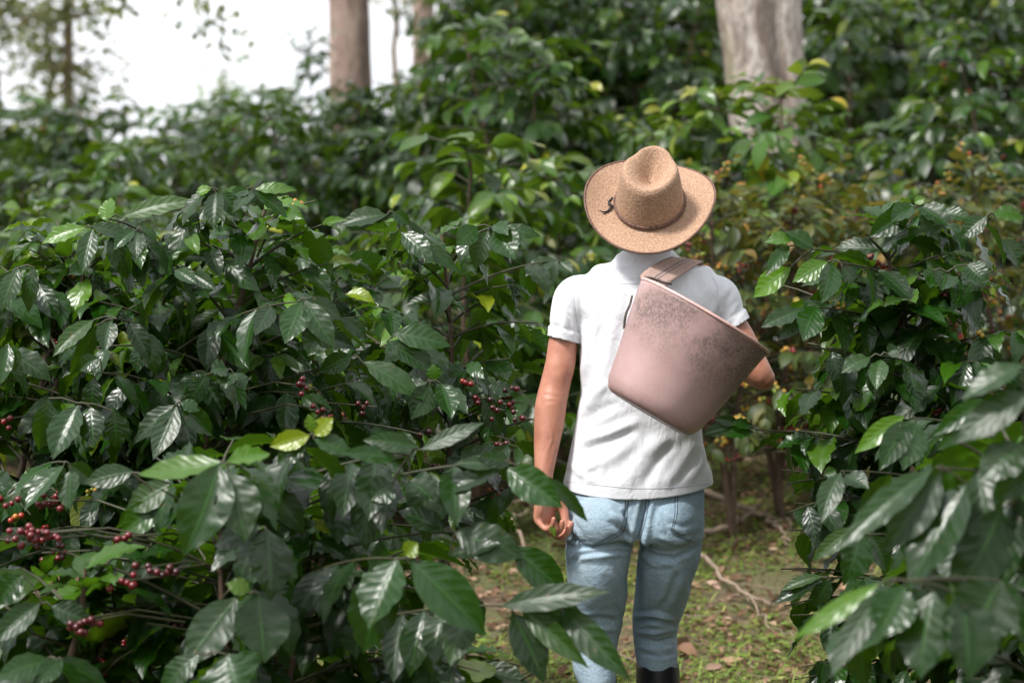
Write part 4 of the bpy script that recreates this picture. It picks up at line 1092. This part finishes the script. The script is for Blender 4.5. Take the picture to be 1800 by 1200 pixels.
# collar: a standing band folded over
def collar():
    n, rows = 72, [(0.030, .000, 0), (.030, .030, 0.002), (.024, .040, .008), (.024, .043, .014), (.024, .034, .022), (.020, .010, .026), (.016, -.004, .028)]
    co, F = [], []
    base = pv(1138, 456, 6.085)
    prof = [(0.0, -.012), (.000, .012), (.001, .026), (.004, .0315), (.009, .030), (.013, .016), (.016, -.002), (.0175, -.010)]
    for (dr, dz) in prof:
        for j in range(n):
            a = 2 * math.pi * j / n - math.pi / 2
            rx, ry = .063 + dr * 1.1, .060 + dr * 1.1
            tilt = .30 * math.sin(a) * .06
            fr = .5 + .5 * math.sin(a)          # 1 at the front
            co.append(base + np.array([rx * math.cos(a), ry * math.sin(a), dz * (1 - .1 * fr) - .034 * fr * (1 if dz > -.05 else 0) - tilt * .2 + .0015 * math.sin(a * 5)]))
    for i in range(len(prof) - 1):
        for j in range(n): F.append((i * n + j, i * n + (j + 1) % n, (i + 1) * n + (j + 1) % n, (i + 1) * n + j))
    return mesh_from(np.array(co), np.array(F), name='collar')
cl = mlink('collar', collar(), M_SHIRT)
cl.modifiers.new('thick', 'SOLIDIFY').thickness = .0016; cl.modifiers['thick'].offset = 0
# faint stitched seams of yoke and hem lie in the cloth; drawn as raised thread lines
def bvh_of(ob):
    me = ob.data; co = get_co(me) + MO
    return BVHTree.FromPolygons([Vector(c) for c in co], [tuple(p.vertices) for p in me.polygons])
def seam_lines(name, lines, bvh, mat, parent, r=.0008, off=.0012, step=4, dash=0):
    for pts in lines:
        T = Tubes()
        q = catmull([(x, y, 0) for x, y in pts], max(6, int(sum(math.dist(pts[i], pts[i + 1]) for i in range(len(pts) - 1)) / step)))
        run = []
        for i, (x, y, _) in enumerate(q):
            dr = (Vector(P(x, y, 6)) - CAM).normalized(); h = bvh.ray_cast(CAM, dr)
            if h[0] is not None: run.append(h[0] + h[1] * off * (1 if h[1].dot(dr) < 0 else -1))
        if len(run) > 3: T.add(run, [r, r], 4); mlink(name, T.build(name), mat, parent)
M_SHIRTSEAM = simple_mat('white_thread', (.40, .41, .46), .9, .05, 50, .1)
bs = bvh_of(shirt)
seam_lines('seam', [[(1014, 492), (1050, 497), (1100, 499), (1128, 499)], [(1020, 488), (1009, 512), (1011, 545), (1017, 588)], [(1252, 488), (1262, 505), (1258, 525)], [(995, 845), (1060, 853), (1122, 858), (1190, 856), (1246, 850)]], bs, M_SHIRTSEAM, shirt, .0006, .0004)

# ---- jeans
M_JEANS, nt, b = new_mat('washed_blue_denim')
o = nt.obj()
n1 = nt.noise(5, 5, .6, o, .4); n2 = nt.noise(240, 3, .7, nt.mapping(o, (1, 1, .35)))
base = nt.ramp(n1, [(.28, (.26, .36, .44)), (.5, (.33, .435, .51)), (.72, (.41, .51, .58))])
c = nt.mix(nt.math('MULTIPLY', nt.ramp(n2, [(.35, 1.0), (.6, 0.0)]), .35), base, (.10, .18, .29))
c = nt.mix(nt.math('MULTIPLY', nt.ramp(nt.noise(3.1, 4, .6, nt.mapping(o, loc=(3, 1, 2))), [(.52, 0.0), (.68, 1.0)]), .38), c, (.20, .19, .15))   # soil stains
nt.set(b.inputs['Base Color'], c)
b.inputs['Roughness'].default_value = .85
b.inputs['Specular IOR Level'].default_value = .2
nt.set(b.inputs['Normal'], nt.bump(n2, .25, .0008, nt.bump(nt.noise(26, 5, .62, nt.mapping(o, (.8, 1, 1.5)), 1.4), .5, .008)))

def build_jeans():
    S = Solid()
    S.loft([sec(1119, 825, 118, .112), sec(1118, 850, 121, .115), sec(1116, 885, 123, .122), sec(1115, 925, 122, .124), sec(1114, 943, 119, .112)], 40, 50, ex=2.2, caps=False)
    for s, L_ in enumerate(LEGS):
        secs = [(*pv(x, y, Y), rx / 700, rb) for x, y, rx, rb, Y in L_]
        S.loft(secs[:8], 70, 36)
    # seat
    S.ball(pv(1062, 915, 5.995), (.078, .072, .075)); S.ball(pv(1176, 915, 6.005), (.076, .072, .075))
    me = S.fuse(.0045, 6, .5)
    L = [
        ([(1137, 866), (1132, 900), (1122, 950), (1114, 985)], 6, -.015),                     # centre back
        ([(990, 958), (1040, 962), (1085, 955), (1115, 955)], 4, -.006), ([(1000, 995), (1020, 975), (1060, 968), (1115, 968)], 4, -.007), ([(992, 975), (1050, 980), (1110, 962)], 7, .004),
        ([(1120, 955), (1150, 975), (1185, 982), (1228, 960)], 4, -.006), ([(1122, 968), (1150, 992), (1185, 990)], 5, .004), ([(1115, 950), (1090, 930), (1065, 915)], 5, -.006), ([(1112, 940), (1095, 915), (1070, 900)], 5, .005),
        ([(1105, 935), (1098, 905), (1108, 875)], 4, -.004), ([(1160, 900), (1175, 930), (1215, 955)], 4, -.004), ([(1150, 940), (1190, 955), (1232, 945)], 5, .004), ([(1165, 915), (1200, 925), (1230, 915)], 5, -.003),
        ([(993, 925), (1010, 945), (1020, 958)], 4, -.005), ([(992, 940), (1003, 955)], 4, .004), ([(996, 905), (1012, 930), (1030, 950)], 4, .004),
        ([(1180, 985), (1200, 1010), (1205, 1050)], 7, .004), ([(1130, 985), (1135, 1040), (1128, 1080)], 9, .005), ([(1195, 1000), (1175, 1050), (1150, 1080)], 6, -.004),
        ([(1112, 1095), (1140, 1088), (1190, 1098)], 4, -.008), ([(1112, 1082), (1150, 1078), (1188, 1088)], 4, .006), ([(1115, 1110), (1150, 1112), (1190, 1104)], 4, .006), ([(1120, 1122), (1155, 1128), (1190, 1118)], 3.5, -.006),
        ([(1115, 1135), (1150, 1142), (1190, 1136)], 4, .005), ([(1125, 1148), (1160, 1154), (1190, 1148)], 3, -.004),
        ([(1080, 1060), (1095, 1085), (1100, 1090)], 5, -.004), ([(1005, 1095), (1050, 1085), (1092, 1092)], 5, -.006), ([(1005, 1110), (1050, 1104), (1090, 1108)], 5, .006), ([(1008, 1126), (1045, 1122), (1086, 1126)], 4, -.005), ([(1010, 1142), (1045, 1138), (1084, 1142)], 4, .005),
        ([(1070, 1000), (1090, 1030), (1100, 1060)], 7, .003)]
    creases(me, L, .004, 9)
    # back pockets stand a little proud
    co, no = get_co(me), get_no(me); px, py = proj(co)
    for poly in ([(1003, 872), (1104, 868), (1098, 930), (1040, 958), (1000, 940)], [(1188, 872), (1236, 872), (1232, 925), (1210, 950), (1186, 935)]):
        inside = np.ones(len(px))
        for i in range(len(poly)):
            (ax, ay), (bx_, by) = poly[i], poly[(i + 1) % len(poly)]
            l = math.hypot(bx_ - ax, by - ay); dd = ((bx_ - ax) * (py - ay) - (by - ay) * (px - ax)) / l
            inside = np.minimum(inside, np.clip(dd / 2.5 + .5, 0, 1))
        co += no * (.0022 * inside * (no[:, 1] < -.1))[:, None]
    set_co(me, co)
    return me
jeans = mlink('jeans', build_jeans(), M_JEANS)
M_STITCH = simple_mat('dark_denim_seam', (.055, .075, .11), .9, .2, 90, .2)
bj = bvh_of(jeans)
seam_lines('seam', [[(1100, 868), (1097, 905), (1090, 930), (1072, 942), (1040, 958), (1018, 948), (1003, 925)], [(1105, 868), (1102, 907), (1095, 934), (1076, 947), (1040, 963)],
                    [(1136, 866), (1135, 890), (1127, 925), (1118, 955)], [(1141, 866), (1140, 890), (1132, 926), (1122, 957)],
                    [(1187, 868), (1186, 905), (1181, 935), (1200, 945), (1215, 950)], [(1191, 868), (1190, 905), (1185, 932), (1203, 941)],
                    [(1004, 866), (1000, 890), (996, 930)]], bj, M_STITCH, jeans, .0009, .0004)

# ---- rubber boots
M_BOOT = simple_mat('black_rubber', (.012, .013, .016), .35, .4, 25, .25, .002)
for s, L_ in enumerate(LEGS):
    S = Solid()
    x, y, rx, rb, Y = L_[6]; top = pv(L_[6][0] + (6 if s == 0 else 1), 1178 if s == 0 else 1166, Y)
    ank = pv(x + 8, 1395 if s == 0 else 1393, Y - .03); foot = np.array(ank); foot[2] = ground(ank[0], Y) + .045
    secs = [(*top, .054 if s else .046, .060), (*(top * .75 + ank * .25), .055 if s else .050, .062), (*((top + ank) / 2), .050, .057), (*(top * .2 + ank * .8), .042, .048), (*ank, .043, .052)]
    S.loft(secs, 40, 32, caps=False)
    S.loft([(*(foot + (0, -.045, .012)), .037, .04), (*(foot + (0, .03, .012)), .040, .05), (*(foot + (0, .12, 0)), .046, .038), (*(foot + (0, .185, -.008)), .040, .026)], 24, 24)
    me = S.fuse(.0045, 4, .5)
    bm = bmesh.new(); bm.from_mesh(me)
    clip_plane(bm, top - np.array([0, 0, .003]), (0, .1, 1), lambda c: True)
    bm.to_mesh(me); bm.free()
    for p in me.polygons: p.use_smooth = True
    bo = mlink('boot', me, M_BOOT)
    sm = bo.modifiers.new('thick', 'SOLIDIFY'); sm.thickness = .004; sm.offset = 0

# ---- hair and eyes
M_HAIR = simple_mat('dark_hair', (.022, .015, .011), .6, .4, 80, .6, .003)
S = Solid(); hc = pv(1141, 385, 6.10)
S.ball(hc + (0, -.026, .026), (.080, .086, .088)); me = S.fuse(.006, 3)
mlink('hair', me, M_HAIR)
fwd = np.array([0, math.cos(.35), math.sin(.35)]); upf = np.array([0, -math.sin(.35), math.cos(.35)])
M_EYE = simple_mat('eye_white', (.7, .7, .68), .2, .03, 30, 0)
for s in (-1, 1):
    S = Solid(); S.ball(hc + fwd * .078 + upf * .008 + np.array([s * .031, 0, 0]), (.011, .011, .011)); mlink('eye', S.fuse(.0015, 1), M_EYE)

# ---- straw hat
M_STRAW, nt, b = new_mat('woven_straw')
o = nt.obj()
vo = nt.node('ShaderNodeTexVoronoi'); vo.inputs['Scale'].default_value = 210; nt.l.new(o, vo.inputs['Vector'])
n1 = nt.noise(9, 4, .6, o); n2 = nt.noise(240, 3, .7, o)
c = nt.ramp(nt.math('ADD', nt.math('MULTIPLY', n2, .75), nt.math('MULTIPLY', vo.outputs['Distance'], .35)), [(.30, (.16, .085, .052)), (.5, (.29, .175, .112)), (.70, (.42, .28, .19))])
c = nt.mix(nt.math('MULTIPLY', n1, .35), c, (.40, .24, .15))
nt.set(b.inputs['Base Color'], c); b.inputs['Roughness'].default_value = .75; b.inputs['Specular IOR Level'].default_value = .3
nt.set(b.inputs['Normal'], nt.bump(nt.math('ADD', vo.outputs['Distance'], n2), .6, .0015))
M_BAND = simple_mat('brown_leather_braid', (.13, .065, .045), .6, .5, 150, .8, .002)

hat_c = pv(1142, 360, 6.03)
TILT = R(41)
axZ = nrm(np.array([-.02, -math.sin(TILT), math.cos(TILT)]))
axX = nrm(np.array([1, -.19, -.14])); axX = nrm(axX - axZ * (axX @ axZ)); axY = np.cross(axZ, axX)
HM = np.stack([axX, axY, axZ], 1)
def hatp(x, y, z): return hat_c + HM @ np.array([x, y, z])
def brim_z(a, t):
    c_, s_ = math.cos(a), math.sin(a)
    return .034 * t ** 1.7 * abs(c_) ** 2.2 - .010 * t * max(0, s_) - .004 * t * max(0, -s_) + .003 * t * math.sin(3 * a + .5)
def hat():
    n = 96; co = []; rows = []
    def row(fn): rows.append([fn(2 * math.pi * j / n) for j in range(n)])
    cw, cd = .084, .098
    bx_o, by_o = .161, .178
    for t in (1, .97, .9, .75, .6, .45, .3, .15, .05, 0):
        row(lambda a, t=t: (( cw + (bx_o - cw) * t) * math.cos(a), (cd + (by_o - cd) * t) * math.sin(a), brim_z(a, t)))
    Hc = .122
    def topz(x, y):
        z = Hc + .016 * (y / .08) * (1 if y > 0 else .55)
        z -= .054 * math.exp(-(x / .030) ** 2 - ((y - .008) / .052) ** 2)
        z -= .012 * math.exp(-((abs(x) - .055) / .016) ** 2 - ((y - .055) / .03) ** 2)
        return z
    for f in (.06, .15, .3, .45, .6, .75, .86, .94):
        def w(a, f=f):
            r = 1 - .17 * f ** 1.3; pin = 1 - .26 * f ** 1.5 * max(0, math.sin(a)) ** 1.3
            x, y = cw * r * math.cos(a) * pin, cd * r * math.sin(a)
            # front side pinches
            d = .013 * f ** 2 * math.exp(-((abs(math.cos(a)) - .62) / .28) ** 2) * (1 if math.sin(a) > 0 else 0)
            x -= math.copysign(d, x)
            return (x, y, f * (topz(x, y) - .004))
        row(w)
    for r_, dz in ((.80, -.004), (.765, 0), (.72, .0015), (.66, .001), (.56, 0), (.44, 0), (.32, 0), (.2, 0), (.1, 0), (.02, 0)):
        def w(a, r_=r_, dz=dz):
            x, y = cw * r_ * math.cos(a) * (1 - .26 * max(0, math.sin(a)) ** 1.3), cd * r_ * math.sin(a)
            return (x, y, topz(x, y) + dz)
        row(w)
    co = np.array([hatp(*p) for r_ in rows for p in r_]); F = []
    for i in range(len(rows) - 1):
        for j in range(n): F.append((i * n + j, i * n + (j + 1) % n, (i + 1) * n + (j + 1) % n, (i + 1) * n + j))
    return mesh_from(co, np.array(F), name='hat')
hat_o = mlink('hat', hat(), M_STRAW)
ss = hat_o.modifiers.new('sub', 'SUBSURF'); ss.levels = ss.render_levels = 1
so = hat_o.modifiers.new('thick', 'SOLIDIFY'); so.thickness = .0025; so.offset = 0
T = Tubes(); ring = [hatp(.161 * math.cos(a), .178 * math.sin(a), brim_z(a, 1)) for a in np.linspace(0, 2 * math.pi, 97)]
T.add(ring, [.0030, .0030], 8)
mlink('brim_edge', T.build('brim_edge'), M_BAND, hat_o)
T = Tubes()
for q in range(2):
    pts = []
    for a in np.linspace(0, 2 * math.pi, 200):
        w = .0022 * math.sin(a * 46 + q * math.pi)
        pts.append(hatp((.0855 + .0012 * math.cos(a * 46 + q * math.pi)) * math.cos(a), (.0995) * math.sin(a), .010 + w + .0))
    T.add(pts, [.0038, .0038], 6)
band = mlink('hat_band', T.build('hat_band'), M_BAND, hat_o)
T = Tubes()
a0 = math.pi * 1.06
k0 = hatp(.092 * math.cos(a0), .102 * math.sin(a0), .012)
for k in range(3):
    T.add([k0 + np.array([-.004 * k, -.002, .008 - .006 * k]), k0 + np.array([-.010, -.008, -.004 * k]), k0 + np.array([.0, -.006, -.014])], [.0035, .003], 6)
e0 = k0 + np.array([-.004, -.008, -.014])
T.add(wander([e0, e0 + (-.008, -.010, -.010), e0 + (-.022, -.016, -.012), e0 + (-.034, -.014, -.008)], .0008, 10, 3), [.0024, .001], 6)
T.add(wander([e0, e0 + (-.006, -.010, -.013), e0 + (-.018, -.018, -.017), e0 + (-.027, -.018, -.017)], .0008, 10, 4), [.0022, .001], 6)
mlink('tassel', T.build('tassel'), simple_mat('black_cord', (.02, .014, .012), .6, .3, 60, .2), hat_o)

# ================================================================== picking bucket, slung on his back
M_BUCKET, nt, b = new_mat('faded_pink_plastic')
o = nt.obj()
so_ = nt.node('ShaderNodeSeparateXYZ'); nt.l.new(o, so_.inputs[0]); zz = so_.outputs[2]
pink = nt.ramp(nt.noise(4.5, 4, .55, o), [(.3, (.345, .215, .205)), (.7, (.455, .30, .288))])
# a grimy ring left by years of use, below the rim, patchy
zr = nt.math('ADD', zz, nt.math('MULTIPLY', nt.noise(5, 3, .5, o), .12))
ringm = nt.ramp(nt.math('ADD', zr, 0.0), [(.15, 0.0), (.25, 1.0), (.305, .9), (.345, .15)])
grain = nt.ramp(nt.noise(150, 6, .8, o), [(.40, .25), (.56, 1.0)])
patch = nt.ramp(nt.noise(6.5, 5, .65, nt.mapping(o, loc=(2, 5, 1))), [(.36, 0.2), (.50, 1.0)])
g1 = nt.math('MULTIPLY', nt.math('MULTIPLY', ringm, grain), nt.math('MULTIPLY', patch, .88))
c = nt.mix(g1, pink, (.085, .066, .052))
bot = nt.ramp(nt.math('ADD', zz, nt.math('MULTIPLY', nt.noise(22, 4, .6, o), .035)), [(.012, .75), (.034, 0.0)])
c = nt.mix(nt.math('MULTIPLY', bot, grain), c, (.16, .09, .06))
fl_ = nt.ramp(nt.noise(130, 4, .7, o), [(.60, 0.0), (.68, .55)])
c = nt.mix(nt.math('MULTIPLY', fl_, patch), c, (.22, .13, .10))
scr = nt.ramp(nt.noise(40, 3, .6, nt.mapping(o, (6, 6, .5), (.5, .3, 0))), [(.70, 0.0), (.76, .22)])
c = nt.mix(scr, c, (.70, .52, .50))
nt.set(b.inputs['Base Color'], c)
nt.set(b.inputs['Roughness'], nt.math('ADD', nt.math('MULTIPLY', g1, .3), .42))
b.inputs['Specular IOR Level'].default_value = .45
nt.set(b.inputs['Normal'], nt.bump(nt.noise(70, 4, .7, o), .2, .001, nt.bump(nt.noise(5, 3, .5, o), .3, .01)))

rc, bc = np.array(P(1240, 555, 5.775)), np.array(P(1138, 727, 5.755))
ax = rc - bc; BH = np.linalg.norm(ax); az_ = Vector(tuple(ax / BH))
qx = Vector((0, 1, 0)).cross(az_).normalized(); qy = az_.cross(qx)
BM = Matrix((qx, qy, az_)).transposed().to_4x4(); BM.translation = Vector(tuple(bc))
bucket = empty('picking_bucket', (0, 0, 0), 'grimy faded pink plastic bucket slung across the man\'s back', 'bucket')
bucket.matrix_world = BM
def lathe(prof, n=96, ovx=1.0):
    co = np.array([(r * math.cos(2 * math.pi * j / n) * ovx, r * math.sin(2 * math.pi * j / n), z) for r, z in prof for j in range(n)])
    F = [(i * n + j, i * n + (j + 1) % n, (i + 1) * n + (j + 1) % n, (i + 1) * n + j) for i in range(len(prof) - 1) for j in range(n)]
    return co, np.array(F)
rb, rt = .1185, .1745
def wall(z): return rb + (rt - rb) * (z / BH) ** .93
prof = [(.0005, .004), (.06, .004), (rb - .034, .003), (rb - .026, 0), (rb - .017, .001), (rb - .009, .0045), (rb - .002, .011), (rb + .003, .020)] + [(wall(z) + .001, z) for z in np.linspace(.030, BH - .012, 22)]
prof += [(wall(BH - .008) + .001, BH - .008), (wall(BH) - .002, BH - .001), (wall(BH) - .004, BH - .002)] + [(wall(z) - .003, z) for z in np.linspace(BH - .01, .02, 12)] + [(rb - .008, .010), (.0005, .008)]
co, F = lathe(prof)
co[:, 0] += .0016 * np.sin(co[:, 2] * 20 + co[:, 1] * 12) ; co[:, 1] += .002 * np.sin(co[:, 0] * 14)
link('body', mesh_from(co, F, name='body'), M_BUCKET, bucket)
rr = wall(BH)
prof = [(rr - .001, BH - .005), (rr + .002, BH - .005), (rr + .0035, BH - .0035), (rr + .0038, BH), (rr + .002, BH + .0022), (rr - .002, BH + .002), (rr - .0045, BH - .003), (rr - .001, BH - .009)]
co, F = lathe(prof)
M_RIM = simple_mat('pink_rim_plastic', (.56, .34, .31), .5, .2, 30, .2, .001)
link('rim', mesh_from(co, F, name='rim'), M_RIM, bucket)

def ribbon(pts, width_dirs, halfw, n=40, thick=.0022, name='strap'):
    c = catmull(pts, n); w = catmull(width_dirs, n)
    co, uv = [], []
    m = 8
    for i in range(n):
        wd = nrm(w[i])
        for j in range(m + 1): co.append(c[i] + wd * halfw * (j / m * 2 - 1)); uv.append((i / (n - 1), j / m))
    F = [(i * (m + 1) + j, (i + 1) * (m + 1) + j, (i + 1) * (m + 1) + j + 1, i * (m + 1) + j + 1) for i in range(n - 1) for j in range(m)]
    return mesh_from(np.array(co), np.array(F), np.array(uv), None, name)
M_STRAP, nt, b = new_mat('woven_brown_strap')
uvn = nt.node('ShaderNodeUVMap', uv_map='UVMap'); su = nt.node('ShaderNodeSeparateXYZ'); nt.l.new(uvn.outputs[0], su.inputs[0])
v = su.outputs[1]
d1 = nt.math('ABSOLUTE', nt.math('SUBTRACT', v, .47)); d2 = nt.math('ABSOLUTE', nt.math('SUBTRACT', v, .60))
line = nt.math('MAXIMUM', nt.math('LESS_THAN', d1, .035), nt.math('LESS_THAN', d2, .025))
wn = nt.noise(300, 3, .6, nt.obj())
c = nt.mix(nt.math('MULTIPLY', line, .75), nt.ramp(wn, [(.35, (.24, .155, .125)), (.65, (.42, .285, .235))]), (.075, .075, .095))
nt.set(b.inputs['Base Color'], c); b.inputs['Roughness'].default_value = .85
nt.set(b.inputs['Normal'], nt.bump(wn, .5, .001))
sp = [P(1147, 497, 5.86), P(1153, 489, 5.885), P(1172, 476, 5.93), P(1193, 464, 5.985), P(1206, 458, 6.04), P(1212, 457, 6.09), P(1210, 468, 6.15), P(1200, 500, 6.19), P(1180, 560, 6.205), P(1160, 640, 6.2)]
wd = [Vector((.040, 0, -.016))] * 2 + [Vector((.040, .0, -.018)), Vector((.040, .004, -.014)), Vector((.042, .004, -.011)), Vector((.042, .0, -.008)), Vector((.04, 0, -.01)), Vector((.04, 0, -.01)), Vector((.03, 0, -.02)), Vector((.03, 0, -.02))]
st_me = ribbon(sp, wd, .034, 60)
iv = np.array(BM.inverted())
def to_bucket(me):
    co = get_co(me); set_co(me, co @ iv[:3, :3].T + iv[:3, 3])
    return me
stp = link('strap', to_bucket(st_me), M_STRAP, bucket); stp.modifiers.new('thick', 'SOLIDIFY').thickness = .003
def rope(name, pts, r, seed, strands=2, turns=14, mat=None):
    c = catmull(pts, 80); T = Tubes(); t = np.gradient(c, axis=0); t /= np.linalg.norm(t, axis=1, keepdims=True)
    s = np.cross(t, [0, 1, .2]); s /= np.linalg.norm(s, axis=1, keepdims=True); bb = np.cross(t, s)
    for q in range(strands):
        a = np.linspace(0, turns * 2 * math.pi, 80) + q * 2 * math.pi / strands
        T.add(c + r * .8 * (np.cos(a)[:, None] * s + np.sin(a)[:, None] * bb), [r * .75, r * .75], 6)
    return link(name, to_bucket(T.build(name)), mat, bucket)
M_ROPE = simple_mat('dark_twisted_cord', (.13, .105, .09), .9, .5, 120, .6, .002)
rope('cord', [P(1128, 492, 5.84), P(1138, 488, 5.83), P(1155, 492, 5.84), P(1168, 497, 5.845), P(1180, 498, 5.86)], .0028, 1, 2, 7, M_ROPE)
rope('cord', [P(1111, 520, 5.80), P(1108, 534, 5.785), P(1101, 550, 5.78), P(1098, 564, 5.78), P(1097, 577, 5.785)], .0024, 2, 2, 8, M_ROPE)

# green leaf held in the hanging hand
lf = Leaves(); q0 = P(969, 917, 5.925)
lf.add((0, 0, 0), (.18, -.2, -1), (.1, -1, .1), .042, .016, .3, .8, .3, .3)
lo_ = link('picked_leaf', lf.build(8, 4, 'picked_leaf'), M_YOUNG); lo_.location = q0
lo_.modifiers.new('thick', 'SOLIDIFY').thickness = .0006
tag(lo_, 'small bright green leaf held in the man\'s left fingers', 'leaf')

# ================================================================== light and sky
w = bpy.data.worlds.new('World'); scn.world = w; w.use_nodes = True
nt = w.node_tree; bg = nt.nodes['Background']
sky = nt.nodes.new('ShaderNodeTexSky'); sky.sky_type = 'NISHITA'; sky.sun_disc = False
SUN_EL, SUN_AZ = R(54), R(-128)      # high, from behind the camera's left shoulder
sky.sun_elevation = SUN_EL; sky.sun_rotation = SUN_AZ
sky.dust_density = 4; sky.air_density = 1.2
cl_n = nt.nodes.new('ShaderNodeMix'); cl_n.data_type = 'RGBA'      # thin overcast veils the blue
cl_n.inputs[0].default_value = .86
tc = nt.nodes.new('ShaderNodeTexCoord'); sz_ = nt.nodes.new('ShaderNodeSeparateXYZ'); nt.links.new(tc.outputs['Generated'], sz_.inputs[0])
mr = nt.nodes.new('ShaderNodeMapRange'); mr.inputs['From Min'].default_value = 0; mr.inputs['From Max'].default_value = 1
mr.inputs['To Min'].default_value = 19.0; mr.inputs['To Max'].default_value = 24.0      # an overcast sky is brightest overhead
nt.links.new(sz_.outputs[2], mr.inputs['Value'])
cc = nt.nodes.new('ShaderNodeVectorMath'); cc.operation = 'SCALE'; cc.inputs[0].default_value = (.96, .98, 1.04); nt.links.new(mr.outputs[0], cc.inputs['Scale'])
nt.links.new(cc.outputs[0], cl_n.inputs[7])
nt.links.new(sky.outputs[0], cl_n.inputs[6])
nt.links.new(cl_n.outputs[2], bg.inputs['Color'])
bg.inputs['Strength'].default_value = .062
sd = bpy.data.lights.new('sun', 'SUN'); sd.energy = 3.5; sd.angle = R(11); sd.color = (1, .97, .925)
sn = bpy.data.objects.new('sun', sd); COL.objects.link(sn)
dirv = Vector((math.sin(SUN_AZ) * math.cos(SUN_EL), math.cos(SUN_AZ) * math.cos(SUN_EL), math.sin(SUN_EL)))
sn.rotation_euler = dirv.to_track_quat('Z', 'Y').to_euler()
vs = scn.view_settings
vs.view_transform = 'Standard'; vs.look = 'None'; vs.gamma = 1; vs.use_curve_mapping = False; vs.exposure = 0.62
scn.cycles.max_bounces = 6; scn.cycles.transparent_max_bounces = 4; scn.cycles.transmission_bounces = 3
scn.cycles.use_denoising = True
bpy.context.view_layer.update()
